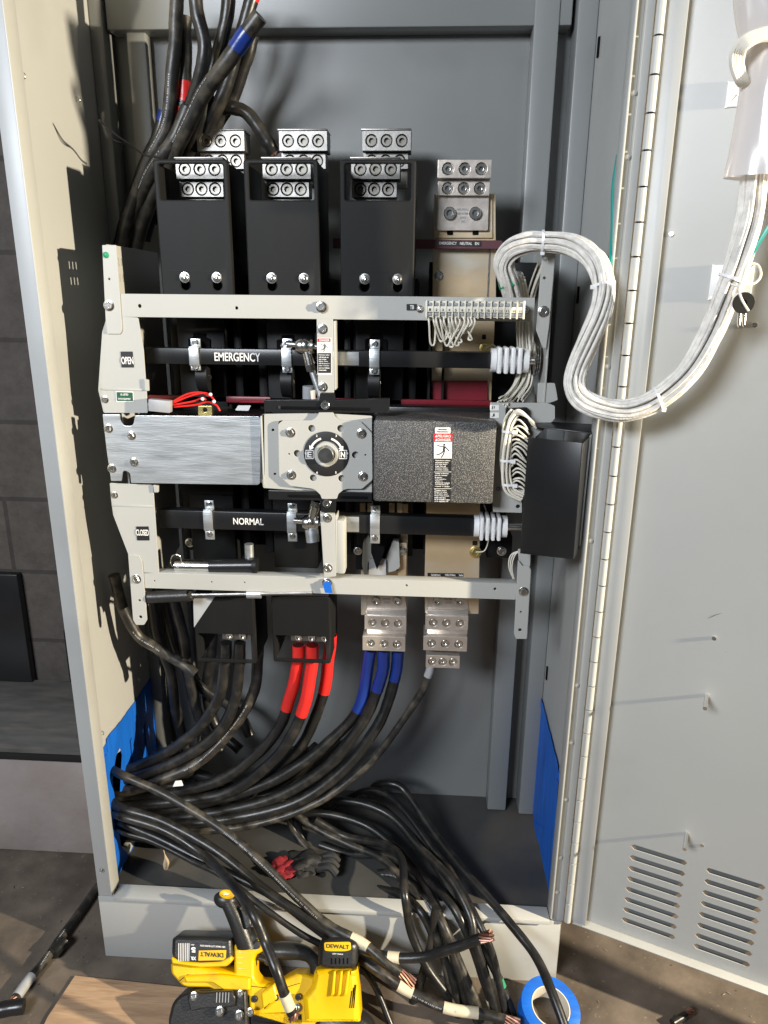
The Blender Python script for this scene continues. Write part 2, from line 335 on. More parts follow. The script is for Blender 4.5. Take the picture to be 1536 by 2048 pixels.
# front flanges with a raised lip round the opening
FL = .032
MB().box(0, FL, -.001, .012, 0, TOP, .001).build('front_flange', 'paint', cab)
MB().box(WR+.003, W-.012, -.001, .012, FZ-.03, TOP, .001).build('front_flange', 'paint', cab)
MB().box(FL, FL+.003, -.014, .02, FZ, TOP, .001).build('door_lip', 'paint', cab)
MB().box(WR-.001, WR+.0025, -.012, .02, FZ, TOP, .001).build('door_lip', 'paint', cab)
MB().box(FL+.0035, WR-.0015, -.014, .02, FZ-.012, FZ-.002, .001).build('door_lip', 'paint', cab)
MB().box(0, FL-.0005, .0125, BK, .0, .003).build('bottom_return', 'paint', cab)
pb = MB().box(FL*0+.0, W-.003, -.0035, -.0015, 0, FZ-.0125, .0006).build('plinth', 'paint', cab)
for z in [1.58, 1.50, 1.21, .93, .665, .55, .43, .30, .22]:
    bolt(0, 0, 0, .0042, cab, 'dome', 'paint', 'rivet', world=(WR+.010, -.001, z))
for (px, py) in [(40, 152), (151, 199), (272, 1360), (199, 1466)]:
    q = at(px, py, WL, 0)
    MB().tube([(WL, q.y, q.z+.004), (WL+.007, q.y, q.z+.003), (WL+.007, q.y, q.z-.003), (WL, q.y, q.z-.004)], .0012, 6, 4).build('staple', 'steel', cab)
q = at(204, 1740, -.001); bolt(0, 0, 0, .0035, cab, 'hex', 'steel', 'bolt', world=(q.x, -.002, q.z))
# blue painter's tape round the cable opening, left and right
def rag_(pts, amp, step):
    out = []; n = len(pts)
    for i in range(n):
        a = Vector(pts[i]); b = Vector(pts[(i+1) % n]); k = max(1, int((b-a).length/step))
        for j in range(k):
            t_ = j/k; p = a.lerp(b, t_); q_ = amp if (0 < j) else 0; out.append((p.x+random.uniform(-q_, q_), p.y+random.uniform(-q_, q_)))
    return out
def yz(lst, X): return [(lambda q: (q.y, q.z))(at(a, b_, X, 0)) for a, b_ in lst]
tp = [(200, 1512), (216, 1480), (309, 1345), (322, 1372), (310, 1395), (250, 1470), (232, 1512), (225, 1560), (234, 1640), (242, 1690), (256, 1712), (285, 1690), (296, 1700), (262, 1745), (240, 1778), (231, 1772), (218, 1670), (212, 1640), (203, 1560)]
o = yz(tp, WL+.0015); o = [(min(y, BK-.004), max(z, FZ-.015)) for y, z in o]
tg = thing('painters_tape', 'bright blue tape stuck round the cable opening in the left side wall', 'tape', (WL, .15, FZ))
pl('tape_strip', rag_(o, .0022, .016), [], WL+.0006, .0012, 'masking', tg, r=.001, bev=.0002, side='x')
o = yz([(236, 1478), (311, 1392), (317, 1430), (312, 1530), (240, 1584), (244, 1510)], WL+.0005); o = [(min(y, BK-.006), z) for y, z in o]
pl('tape_sheet', rag_(o, .002, .02), [], WL-.0, .0006, 'masking', tg, r=.001, bev=.0002, side='x')
RX = WR+.0115
for (q1, q2, w_) in [((214, 1492), (312, 1362), .030), ((209, 1512), (222, 1660), .016), ((236, 1700), (236, 1768), .020), ((262, 1478), (272, 1560), .012), ((292, 1446), (298, 1552), .012)]:
    a_, b_ = yz([q1, q2], WL+.002); a_ = Vector(a_); b_ = Vector(b_); n_ = (b_-a_).orthogonal().normalized()*w_/2
    quad = [a_-n_, b_-n_, b_+n_, a_+n_]; quad = rag_([(min(max(p.x, .003), BK-.004), max(p.y, FZ-.015)) for p in quad], .0016, .012)
    pl('tape_strip', quad, [], WL+.0019+random.uniform(0, .0008), .0006, 'masking', tg, r=.0006, bev=.0001, side='x')
tg = thing('painters_tape', 'blue tape wedge covering the opening low on the right side wall', 'tape', (RX, .15, FZ))
o = yz([(1075, 1375), (1120, 1545), (1113, 1700), (1097, 1800), (1064, 1650), (1068, 1480)], RX); o = [(max(y, .006), max(z, FZ-.012)) for y, z in o]
pl('tape_sheet', rag_(o, .002, .02), [], RX-.0016, .0012, 'masking', tg, r=.001, bev=.0002, side='x')
o = yz([(1066, 1640), (1088, 1655), (1112, 1660), (1110, 1700), (1092, 1700), (1066, 1670)], RX-.002); o = [(max(y, .006), z) for y, z in o]
pl('tape_flap', o, [], RX-.0030, .001, 'masking', tg, r=.001, bev=.0002, side='x')
for (q1, q2, w_) in [((1080, 1392), (1116, 1540), .018), ((1115, 1560), (1102, 1780), .016)]:
    a_, b_ = yz([q1, q2], RX-.003); a_ = Vector(a_); b_ = Vector(b_); n_ = (b_-a_).orthogonal().normalized()*w_/2
    quad = rag_([(max(p.x, .006), max(p.y, FZ-.012)) for p in (a_-n_, b_-n_, b_+n_, a_+n_)], .002, .014)
    pl('tape_strip', quad, [], RX-.0042, .0006, 'masking', tg, r=.0006, bev=.0001, side='x')
# added black box outside the opening, unseen, keeps the hole dark
t = thing('opening_backing', 'added unseen black backing box that keeps the left cable opening dark', 'added backing', (-.02, .2, .16))
tb = MB(); tb.box(-.027, WL-.013, .06, .065, .16, .52); tb.box(-.027, WL-.013, .34, .345, .16, .52); tb.box(-.027, WL-.013, .0655, .3395, .16, .164); tb.box(-.027, WL-.013, .0655, .3395, .516, .52); tb.box(-.030, -.0275, .06, .345, .16, .52); tb.build('body', 'dark', t)

# hinge
HX = W+.008
leaf = MB().box(W-.010, W+.001, -.004, -.0015, FZ-.01, TOP, .0004).build('hinge_leaf', 'paint', cab)
b = MB(); z = .158; pitch = .0465
while z < TOP:
    b.cyl((HX, -.008, z+.0012), (HX, -.008, z+pitch-.0012), .0062, 14); z += pitch
hb = b.build('hinge_barrel', 'paint', cab)
b = MB().cyl((HX, -.008, .156), (HX, -.008, TOP), .004, 8).build('hinge_pin', 'dark', cab)
# ---- door (opened about 158 degrees), local frame: s along the door, n towards the room
DU = Vector((.9227, -.3855, 0)); DN = Vector((-.3855, -.9227, 0)); D0 = Vector((.936, -.002, 0))-DN*.020; DB = .150
DM = Matrix(((DU.x, -DN.x, 0, D0.x), (DU.y, -DN.y, 0, D0.y), (0, 0, 1, 0), (0, 0, 0, 1)))   # (s, depth, z)
def dbox(s0, s1, n0, n1, z0, z1, bev=0, mb=None): return (mb or MB()).box(s0, s1, -n1, -n0, z0, z1, bev, DM)
def D(px, py, off=0):
    d = ray(px, py); C = Vector((CX, CY, CZ)); P0 = D0+DN*off; k = (P0-C).dot(DN)/d.dot(DN); p = C+d*k
    return (p-D0).dot(DU), p.z, p
# louvre slots cut in the sheet
slots = []
def lou(pa, pb, pc, n):
    a = D(*pa); b_ = D(*pb); c = D(*pc); out = []
    for i in range(n):
        z = a[1]+(c[1]-a[1])*i/(n-1); out.append((a[0], b_[0], z, ))
    return out
L1 = lou((1262, 1690), (1375, 1722), (1250, 1838), 8); L2 = lou((1412, 1737), (1532, 1772), (1392, 1890), 8)
LV = L1+L2
for a_, b_, z in LV: slots.append([(a_, z-.001), (a_+.006, z-.0068), (b_-.004, z-.0068), (b_, z-.001), (b_-.005, z+.0036), (a_+.004, z+.0036)])
DT = Matrix(((DU.x, 0, -DN.x, D0.x), (DU.y, 0, -DN.y, D0.y), (0, 1, 0, 0), (0, 0, 0, 1)))
door = pl('door', rect(0, .86, DB, TOP), slots, 0, .002, 'paint', cab, r=0, bev=.0003, side=DT)
for a_, b_, z in LV:
    # hood pressed outwards behind each slot, closed at its top, with a rolled rim on the room side
    lv = MB(); n = 8; R5 = []
    for i in range(n+1):
        t_ = i/n; s_ = a_+(b_-a_)*t_; e = min(1, min(t_, 1-t_)/.10)
        R5.append([lv.bm.verts.new(DM @ Vector((s_, d_, z+h_*max(e, .05)))) for d_, h_ in ((.0022, .0042), (.006, .0036), (.010, -.002), (.0112, -.0175))])
    for k in range(n):
        for q_ in range(3): lv.bm.faces.new((R5[k][q_], R5[k+1][q_], R5[k+1][q_+1], R5[k][q_+1]))
    lv.build('louver', 'paint_shaded', door)  # same sheet as the door, darkened to paint the shade inside the hood
dbox(-.0, .0025, .0025, .0195, DB, TOP, .0006).build('door_lip', 'paint', door)
dbox(.003, .028, .017, .0195, DB+.003, TOP, .0006).build('return_lip', 'paint', door)
dbox(.003, .86, .0005, .0195, DB-.002, DB, .0004).build('bottom_lip', 'paint', door)
for (px, py, L) in [(1413, 1390, .046), (1373, 1666, .044), (1343, 468, .005), (1428, 1275, .004), (1404, 1690, .002), (1510, 650, .006)]:
    s_, z, p = D(px, py); b = MB(); b.cyl(p, p+DN*L, .0034, 12); b.build('weld_stud', 'steel', door)
# scuffs on the door
sc = MB()
def scuff(pts, r):
    P = [D(a, b_)[2]+DN*.0003 for a, b_ in pts]; sc.tube(P, r, 5, 3, rad=lambda t: .3+.7*sin(pi*t))
for k in range(26):
    x0, y0 = random.choice([(1415, 1240), (1440, 1235), (1440, 1305), (1430, 1322), (1465, 1312), (1437, 1250)]); x0 += random.gauss(0, 8); y0 += random.gauss(0, 5)
    L = random.uniform(3, 12); a = random.choice([-.5, .6, -.35]); scuff([(x0, y0), (x0+L*.5, y0+L*.5*a+random.uniform(-1, 1)), (x0+L, y0+L*a)], random.uniform(.0004, .0009))
scuff([(1408, 1242), (1430, 1230), (1455, 1223)], .0011); scuff([(1470, 1316), (1500, 1304), (1525, 1296)], .0006)
sc.build('scuff', 'rubber', door)

# ================================================================== TRANSFER SWITCH
YR = .07
sw = thing('transfer_switch', 'beige framed transfer switch mechanism mounted across the middle of the open cabinet', 'transfer switch', (.46, .2, .75))
# side plates running back to the rear wall
pz0 = at(245, 1195, .09).z; pz1 = at(205, 488, YR).z
slh = []
for (a, b_, n, dx, hw) in [(.10, 1.36, 3, .012, .003), (.10, 1.335, 3, .012, .003), (.17, 1.27, 4, .010, .0025), (.2, 1.16, 4, .01, .0025)]:
    for i in range(n): slh.append([(a+i*dx, b_-.006), (a+i*dx+hw, b_-.006), (a+i*dx+hw, b_+.006), (a+i*dx, b_+.006)])
for (a, z0_) in [(.085, 1.03), (.085, .74)]:
    for i in range(3): slh.append([(a+i*.010, z0_), (a+i*.010+.0025, z0_), (a+i*.010+.0025, z0_+.05), (a+i*.010, z0_+.05)])
XS = .112
pl('side_plate', [(YR+.003, pz1), (BK-.06, pz1), (BK-.06, pz0+.03), (YR+.06, pz0), (YR+.004, pz0)], slh, XS-.003, .003, 'frame', sw, r=.004, side='x')
XE = at(1075, 620, YR).x
pl('side_plate', [(YR+.003, 1.385), (BK-.06, 1.385), (BK-.06, 1.10), (YR+.003, 1.14)], [], XE+.02, .003, 'frame', sw, r=.004, side='x')
# end posts and OPEN / CLOSED brackets
plate('post', [(204, 490), (232, 490), (244, 660, .004), (240, 668), (214, 668), (211, 640)], YR-.003, .0028, 'frame', sw, holes=[(218, 558, .0018)], r=.0015)
o = plate('open_bracket', [(214, 632), (276, 635), (287, 700), (296, 826), (207, 826), (196, 780), (204, 664)], YR, .0025, 'frame', sw, r=.003)
MB().box(at(205, 780, YR).x, at(292, 780, YR).x, YR-.0013, YR-.0002, at(250, 781, YR).z, at(250, 777, YR).z, .0003).build('crease', 'frame', sw)
plate('bracket_tab', [(288, 758), (296, 760), (297, 782), (290, 782)], YR-.004, .006, 'frame', sw, r=.001)
o = plate('closed_bracket', [(219, 966), (306, 970), (318, 1146), (262, 1148), (256, 1108), (226, 1030), (222, 1000)], YR, .0025, 'frame', sw, r=.002)
MB().box(at(224, 1012, YR).x, at(308, 1012, YR).x, YR-.0013, YR-.0002, at(250, 1013, YR).z, at(250, 1009, YR).z, .0003).build('crease', 'frame', sw)
plate('bracket_tab', [(306, 970), (316, 972), (316, 985), (308, 985)], YR-.004, .006, 'frame', sw, r=.001)
plate('post', [(256, 1109), (278, 1111), (284, 1122), (294, 1240), (288, 1250), (272, 1250), (266, 1240)], YR-.003, .0028, 'frame', sw, holes=[(279, 1201, .0024), (281, 1234, .003)], r=.002)
o = plate('post', [(1086, 493), (1112, 496), (1098, 655), (1092, 697, .004), (1086, 696), (1072, 660)], YR-.003, .0028, 'frame', sw, holes=[(1091, 518, .0035), (1089, 556, .0022)], r=.002)
plate('post', [(1036, 1120), (1045, 1132), (1058, 1132), (1062, 1140), (1054, 1278), (1032, 1278), (1028, 1268)], YR-.003, .0028, 'frame', sw, holes=[(1042, 1224, .0018), (1040, 1260, .0032)], r=.002)
plate('post', [(1036, 1098), (1062, 1100), (1060, 1134), (1038, 1130)], YR+.004, .0028, 'frame', sw, r=.002)
# rails: angle section, front leg and top leg
def rail(x0, x1, z0, z1, holes):
    hs = [(at(a, b_, YR).x, at(a, b_, YR).z, r_) for a, b_, r_ in holes]
    o = pl('rail', rect(x0, x1, z0, z1), hs, YR, .0028, 'frame', sw, r=.001)
    MB().box(x0, x1, YR+.003, YR+.022, z1-.0028, z1, .0005).build('rail_flange', 'frame', sw); return o
za = at(520, 590, YR).z; zb_ = at(520, 637, YR).z
rail(at(236, 600, YR).x, at(1070, 600, YR).x, zb_, za, [(279, 612, .003), (473, 616, .0026)])
zc = at(600, 1154, YR).z; zd = at(600, 1186, YR).z
rail(at(287, 1150, YR).x, at(1034, 1160, YR).x, zd, zc, [(309, 1162, .0014), (423, 1164, .0014), (489, 1165, .0014), (813, 1171, .0022), (990, 1178, .0026)])
for a, b_ in [(218, 611), (643, 614), (1087, 623), (273, 1158), (654, 1166), (1047, 1183)]: bolt(a, b_, YR-.003, .0066, sw)
for a, b_ in [(210, 799), (229, 990)]: bolt(a, b_, YR, .0048, sw)
# labels on the brackets
def label(pxo, Y, m, name='label', parent=None, r=.001): return plate(name, pxo, Y-.0008, .0007, m, parent or sw, r=r, bev=.0001)
l = label([(241, 703), (265, 703), (268, 735), (243, 735)], YR, 'ink', 'open_label'); text('OPEN', 255, 721, YR-.0011, 25, 15, 'white', l)
l = label([(272, 1053), (297, 1053), (299, 1081), (274, 1081)], YR, 'ink', 'closed_label'); text('CLOSED', 285, 1065, YR-.0011, 26, 13, 'white', l)
l = label([(231, 782), (266, 783), (268, 804), (232, 804)], YR, 'white', 'approval_label'); p_ = label([(233, 784), (265, 785), (266, 802), (234, 802)], YR-.0006, 'greenink', 'print', l)
text('UL LISTED', 249, 789, YR-.0019, 16, 4, 'white', l); text('SWITCH EQUIPMENT', 249, 798, YR-.0019, 26, 4, 'white', l)
bolt(212, 510, YR-.003, .005, sw, 'dome', 'green', 'green_dot')

# black poles of the switch (three tall insulated columns and the ribbed casing)
def pole(px):
    c = at(px, 700, .19).x
    b = MB(); b.box(c-.043, c+.043, .17, BK-.002, .80, 1.36, .003)
    for dx in (-.058, .058): b.box(c+dx-.008, c+dx+.008, .20, BK-.002, .82, 1.34, .002)
    b.build('pole', 'black', sw)
    for z in (1.05, .97): MB().box(c-.05, c+.05, .15, .169, z-.02, z+.02, .004).build('arc_chute', 'fibre', sw)
for px in (410, 585, 760): pole(px)
MB().box(.17, .80, .30, BK-.003, .80, 1.30, .002).build('mounting_board', 'dark', sw)
MB().box(.63, .795, .25, .299, .83, 1.37, .003).build('neutral_board', 'black', sw)
for X in (.215, .345, .36, .49, .50, .635, .66):
    MB().box(X-.002, X+.002, .19, .30, .83, 1.29).build('barrier', 'fibre', sw)
# horizontal red insulated bar
MB().box(at(296, 800, .17).x, at(985, 800, .17).x, .17, .178, at(600, 808, .17).z, at(600, 795, .17).z, .002).build('insulating_bar', 'redbar', sw)
plate('insulating_sheet', [(864, 762), (975, 762), (975, 803), (864, 803)], .205, .004, 'redbar', sw)

# operating bars
def opbar(nm, txt_, x0, x1, y0, y1, tx, tw, th_, clamps, Y=.10):
    cz = at(620, (y0+y1)/2, Y).z; h = (at(620, y0, Y).z-at(620, y1, Y).z)
    b = MB(); xa = at(x0, y0, Y).x; xb = at(x1, y0, Y).x; b.box(xa, xb, Y, Y+.024, cz-h/2, cz+h/2, .0012); o = b.build('operating_bar', 'blackmetal', sw)
    if nm: o['label'] = nm
    q = None
    c = at(tx, (y0+y1)/2, Y); k = mpp(Y, y0)
    tt = text(txt_, tx, (y0+y1)/2+0, Y, tw, th_, 'white', o, bold=.014); dz = cz
    for v in tt.data.vertices: v.co.z += cz-c.z
    b = MB(); e = at(663, y0, Y).x; g = at(718, y0, Y).x; b.box(e, g, Y-.0015, Y-.0002, cz-h*.42, cz+h*.42, .0004); b.build('bare_section', 'zinc', o)
    for (cx, top_, bot) in clamps:
        X = at(cx, y0, Y).x; zt = at(cx, top_, Y).z; zb2 = at(cx, bot, Y).z; hw = .0085
        b = MB(); b.box(X-hw, X+hw, Y-.0035, Y-.0008, cz-h*.5-.001, cz+h*.5+.001, .0006)
        b.box(X-hw, X+hw, Y-.0008, Y+.013, cz+h*.5+.0005, cz+h*.5+.0028, .0005); b.box(X-hw, X+hw, Y+.010, Y+.0125, cz+h*.5+.003, zt, .0006)
        b.box(X-hw, X+hw, Y-.0008, Y+.004, cz-h*.5-.0028, cz-h*.5-.0005, .0005); b.box(X-hw, X+hw, Y+.003, Y+.0055, zb2, cz-h*.5-.003, .0006)
        c_ = b.build('clamp', 'zinc', o)
        bolt(0, 0, 0, .0042, c_, 'hex', 'steel', world=(X, Y+.010, (zt+cz+h*.5)/2+.002)); bolt(0, 0, 0, .0042, c_, 'hex', 'steel', world=(X, Y+.003, (zb2+cz-h*.5)/2))
    return cz, h
cz1, h1 = opbar('upper operating bar lettered EMERGENCY', 'EMERGENCY', 290, 985, 700, 732, 475, 94, 17, [(388, 678, 741), (573, 678, 746), (749, 680, 750)])
cz2, h2 = opbar('lower operating bar lettered NORMAL', 'NORMAL', 318, 965, 1028, 1064, 497, 62, 14, [(416, 1004, 1080), (583, 1010, 1084), (750, 1014, 1088)])
# white nylon couplings
def coupling(xa, xb, cz, Y, tail):
    k = mpp(Y, 720); x0 = at(xa, 720, Y).x; x1 = at(xb, 720, Y).x; r = .020
    b = MB(); b.lathe((x0, Y+.012, cz), (1, 0, 0), [(0, .010), (0, r), (.009, r), (.009, r*.8), ((x1-x0)-.009, r*.8), ((x1-x0)-.009, r), ((x1-x0), r), ((x1-x0), .010)], 20)
    n = 4; L = (x1-x0)-.018
    for i in range(n):
        s_ = x0+.010+L*i/n; b.box(s_, s_+L/n*.62, Y-.012, Y+.030, cz-r*1.02, cz+r*1.12, .002)
    o = b.build('coupling', 'nylon', sw)
    MB().cyl((x1, Y+.012, cz), (x1+tail, Y+.012, cz), .007, 14).build('shaft', 'steel', o)
coupling(982, 1058, cz1, .098, .02); coupling(964, 1035, cz2, .098, .03)
# stacked bright washers at the right end of the upper shaft
xw = at(1068, 720, .10).x; b = MB()
for i in range(3): b.lathe((xw+i*.004, .115, cz1+.001), (1, 0, 0), [(0, .004), (0, .030-.003*i), (.002, .030-.003*i), (.002, .004)], 24)
b.build('spring_washer', 'steel', sw)
plate('bearing_bracket', [(1075, 690), (1092, 700), (1086, 790), (1074, 800), (1066, 770)], .13, .003, 'zinc', sw)

# vertical beige links with their ball joints
def vlink(pts, Y, bolts, nm):
    o = plate('vertical_link', pts, Y, .0028, 'frame', sw, r=.002); o['label'] = nm
    x1 = at(pts[1][0], pts[1][1], Y).x; z0 = at(pts[2][0], pts[2][1]-6, Y).z; z1 = at(pts[1][0], pts[1][1]+4, Y).z
    MB().box(x1+.0005, x1+.003, Y+.001, Y+.03, z0, z1, .0006).build('link_flange', 'frame', o)
    for a, b_ in bolts: bolt(a, b_, Y, .006, o)
    return o
v1 = vlink([(633, 636), (666, 638), (668, 786), (636, 786)], .055, [(646, 658), (646, 774)], 'upper beige link carrying the small warning label')
l = label([(634, 676), (663, 676), (663, 750), (635, 750)], .055, 'white', 'warning_label', v1)
label([(635, 677), (661, 677), (661, 684), (635, 684)], .0544, 'redink', 'red_header', l)
text('DANGER', 649, 680.5, .0536, 20, 4.5, 'white', l, 'lettering')
label([(635.5, 706), (662, 706), (662, 746), (636, 746)], .0544, 'ink', 'black_panel', l)
def man(cx, cy, s, Y, parent):
    b = MB(); k = mpp(Y, cy)*s; c = at(cx, cy, Y)
    def P(x, y): return Vector((c.x+x*k, Y, c.z-y*k))
    b.sphere(P(1.2, -11), 1.9*k, (1, .15, 1))
    b.tube([P(1.5, -8), P(.8, -2), P(1.5, 2)], 2.0*k, 6, 3); b.tube([P(1, -8), P(-6, -8), P(-12, -10)], .8*k, 6, 3); b.tube([P(2, -8), P(6, -4), P(11, 1)], .9*k, 6, 3)
    b.tube([P(.5, 1), P(-5, 6), P(-13, 9)], 1.0*k, 6, 3); b.tube([P(2, 1), P(0, 8), P(-4, 14)], 1.0*k, 6, 3)
    for v in b.bm.verts: v.co.y = Y+(v.co.y-Y)*.12
    b.build('shock_symbol', 'ink', parent)
man(649, 695, .62, .0535, l)
def fineprint(lines, x, y0, dy, Y, parent, h=2.2):
    for i, (s_, wpx) in enumerate(lines): text(s_, x+wpx/2, y0+dy*i, Y, wpx, h, 'white', parent, 'fine_print', bold=.03)
fineprint([('Hazardous voltage', 22), ('will shock or', 20), ('cause serious', 15), ('injury. Turn', 18), ('off all power', 22), ('before removing', 21), ('covers. Follow', 22), ('manual.', 16)], 637.5, 710, 4.3, .0538, l, 2.6)
v2 = vlink([(640, 1022), (670, 1026), (672, 1153), (648, 1155)], .055, [(655, 1036), (656, 1136)], 'lower beige link above the bottom rail')
MB().box(at(672, 1140, .06).x, at(690, 1090, .06).x, .058, .09, at(680, 1148, .06).z, at(680, 1040, .06).z, .004).build('link_flange', 'frame', v2)
def joint(cx, cy, Y, up_=1):
    c = at(cx, cy, Y); b = MB()
    b.sphere(c, .013, (1, .8, 1)); b.lathe(c+Vector((-.014, 0, 0)), (1, 0, 0), [(0, .004), (0, .011), (.006, .014), (.010, .014), (.012, .008)], 18)
    b.lathe(c+Vector((.010, 0, 0)), (1, 0, 0), [(0, .006), (0, .013), (.004, .013), (.004, .005)], 18)
    b.cyl(c+Vector((-.03, 0, .003)), c+Vector((.022, 0, -.001)), .0055, 12)
    b.cyl(c, c+Vector((.008, 0, -.030*up_)), .0065, 12, .009); b.cyl(c+Vector((.006, 0, -.026*up_)), c+Vector((.010, 0, -.040*up_)), .009, 6)
    o = b.build('ball_joint', 'steel', sw); return c
c = joint(610, 692, .075); MB().cyl(c+Vector((.009, .004, -.036)), c+Vector((.032, .0, -.105)), .0055, 12).build('push_rod', 'zinc', sw)
c = joint(622, 1045, .075, -1); MB().cyl(c+Vector((.0, .004, -.01)), c+Vector((.003, .0, -.036)), .012, 12).build('push_rod', 'zinc', sw)
MB().cyl(at(618, 800, .10), at(618, 772, .10), .011, 16).build('solenoid_sleeve', 'glass', sw)
# pole hinge pins behind the bars
for (x, y) in [(398, 690), (575, 694), (752, 692)]:
    plate('pole_slot', [(x-22, y-14), (x-12, y-16), (x-12, y-24), (x+12, y-24), (x+12, y-16), (x+22, y-12), (x+22, y+12), (x-22, y+12)], .166, .003, 'dark', sw)
    MB().sphere(at(x-6, y-2, .15), .008, (1, .6, 1.2)).build('pin', 'steel', sw)
for (x, y) in [(400, 752), (566, 762), (738, 764)]:
    b = MB(); c = at(x, y, .14); b.lathe(c, (1, 0, 0), [(0, .005), (0, .028), (.02, .030), (.02, .005)], 16); b.build('cam', 'black', sw)
    bolt(x+14, y+2, .138, .006, sw)

# central plates
zl = plate('cover_plate', [(205, 829), (240, 829), (240, 840, .006), (248, 852, .006), (266, 852, .006), (270, 831), (518, 833), (522, 840), (520, 966), (516, 970), (262, 966), (260, 945, .006), (246, 940, .006), (243, 962), (222, 962), (213, 900)], .058, .0025, 'zinc', sw, r=.0015)
for a, b_ in [(217, 857), (224, 937)]: bolt(a, b_, .058, .0058, zl)
for a, b_ in [(263, 871), (268, 924)]: bolt(a, b_, .058, .0058, zl)
x_ = at(520, 900, .058).x; MB().box(x_-.0028, x_-.0002, .061, .10, at(520, 966, .058).z, at(520, 836, .058).z, .0006).build('plate_flange', 'zinc', zl)
bp = plate('back_plate', [(528, 828), (640, 826), (744, 832), (744, 990), (640, 984), (526, 976), (524, 960), (529, 950)], .052, .003, 'frame', sw, holes=[(546, 860, .0022), (550, 948, .002), (563, 847, .0050)], r=.003)
x_ = at(527, 900, .052).x; MB().box(x_-.003, x_-.0003, .050, .085, at(527, 972, .052).z, at(527, 832, .052).z, .0008).build('plate_flange', 'frame', bp)
dp = plate('dial_plate', [(556, 848, .004), (566, 841, .004), (626, 841, .006), (636, 830, .003), (637, 825), (667, 825), (668, 832, .004), (680, 842, .006), (720, 842), (744, 866), (745, 960), (724, 978), (690, 978, .006), (676, 988, .004), (674, 998), (643, 998), (641, 990, .004), (628, 978, .006), (580, 972), (558, 952)], .044, .003, 'frame', sw,
   holes=[(623, 857, .0058), (681, 857, .0058), (594, 907, .0058), (711, 910, .0058), (626, 956, .0058), (683, 957, .0058), (578, 908, .0014), (731, 910, .0014)], r=.003)
MB().box(at(600, 842, .049).x, at(705, 842, .049).x, .056, .06, at(650, 962, .049).z, at(650, 850, .049).z).build('well_backing', 'dark', sw)
for a, b_ in [(581, 865), (723, 867), (583, 950), (726, 953)]: bolt(a, b_, .044, .0062, dp)
cc = at(653, 908, .044); R_ = 46*mpp(.044, 908)
b = MB(); b.lathe(cc, (0, -1, 0), [(0, R_), (.0010, R_), (.0011, R_-.0003), (.0011, .022)], 48); dl = b.build('dial', 'ink', sw)
b = MB(); b.lathe(cc, (0, -1, 0), [(.001, .0205), (.0026, .0205), (.003, .020), (.003, .0155), (.0005, .0150)], 40); b.build('dial_collar', 'frame', dl)
b = MB(); b.lathe(cc, (0, -1, 0), [(-.004, .0135), (.013, .0135), (.0142, .0125), (.0144, 0)], 36); b.build('shaft_end', 'steel', dl)
for ch, a in (('E', 619), ('N', 686)):
    p = plate('letter_tile', [(a-8, 900), (a+8, 900), (a+8, 918), (a-8, 918)], .0422, .0006, 'white', dl, r=.0005, bev=.0001)
    plate('tile_ring', [(a-6.6, 901.6), (a+6.6, 901.6), (a+6.6, 916.4), (a-6.6, 916.4)], .0417, .0004, 'ink', p, r=.0003, bev=.0001)
    text(ch, a, 909, .0413, 9, 12, 'white', p, bold=.03)
for sg in (-1, 1):
    b = MB(); pts = []
    for k in range(9):
        an = radians(72-k*5.6); pts.append(Vector((cc.x+sg*R_*.72*cos(an), .0420, cc.z+R_*.72*sin(an))))
    n = len(pts)
    for i in range(n-1):
        p, q = pts[i], pts[i+1]; rad_ = .0017
        def off(p_, s_): v = (p_-Vector((cc.x, p_.y, cc.z))).normalized(); return p_+v*s_
        vs = [b.bm.verts.new(x) for x in (off(p, rad_), off(q, rad_), off(q, -rad_), off(p, -rad_))]; b.bm.faces.new(vs)
    e = pts[-1]; an = radians(72-8*5.6); v = Vector((sg*cos(an), 0, sin(an))); tn = Vector((sg*sin(an), 0, -cos(an)))
    b.bm.faces.new([b.bm.verts.new(x) for x in (e+v*.0045, e-v*.0045, e+tn*.008)])
    b.build('arrow', 'white', dl)
for s_, an in (('2', 118), ('3', 62), ('1', 178), ('4', 2), ('6', 243), ('5', 297)):
    an = radians(an); q = (653+46*.90*cos(an), 908-46*.90*sin(an)); text(s_, q[0], q[1], .0424, 3, 4.5, 'white', dl, 'numeral')
# black crank bars above and below the dial
b1 = plate('crank_bar', [(528, 800), (638, 800), (640, 786), (668, 786), (670, 800), (779, 797), (778, 826), (528, 824)], .046, .012, 'blackmetal', sw, r=.001)
bolt(651, 810, .046, .007, b1, 'socket')
MB().box(at(562, 816, .045).x, at(740, 816, .045).x, .0445, .0457, at(650, 820, .045).z, at(650, 814, .045).z, .0003).build('slot', 'dark', b1)
MB().box(at(557, 815, .045).x, at(561, 815, .045).x, .0443, .0457, at(650, 819, .045).z, at(650, 814, .045).z).build('tab', 'steel', b1)
b2 = plate('crank_bar', [(537, 981), (638, 983), (744, 986), (744, 1004), (672, 1003), (670, 1026), (642, 1024), (640, 1001), (537, 999)], .046, .012, 'blackmetal', sw, r=.001)
bolt(654, 1006, .046, .007, b2, 'socket')
MB().box(at(577, 991, .045).x, at(735, 991, .045).x, .0445, .0457, at(650, 996, .045).z, at(650, 991, .045).z, .0003).build('slot', 'dark', b2)
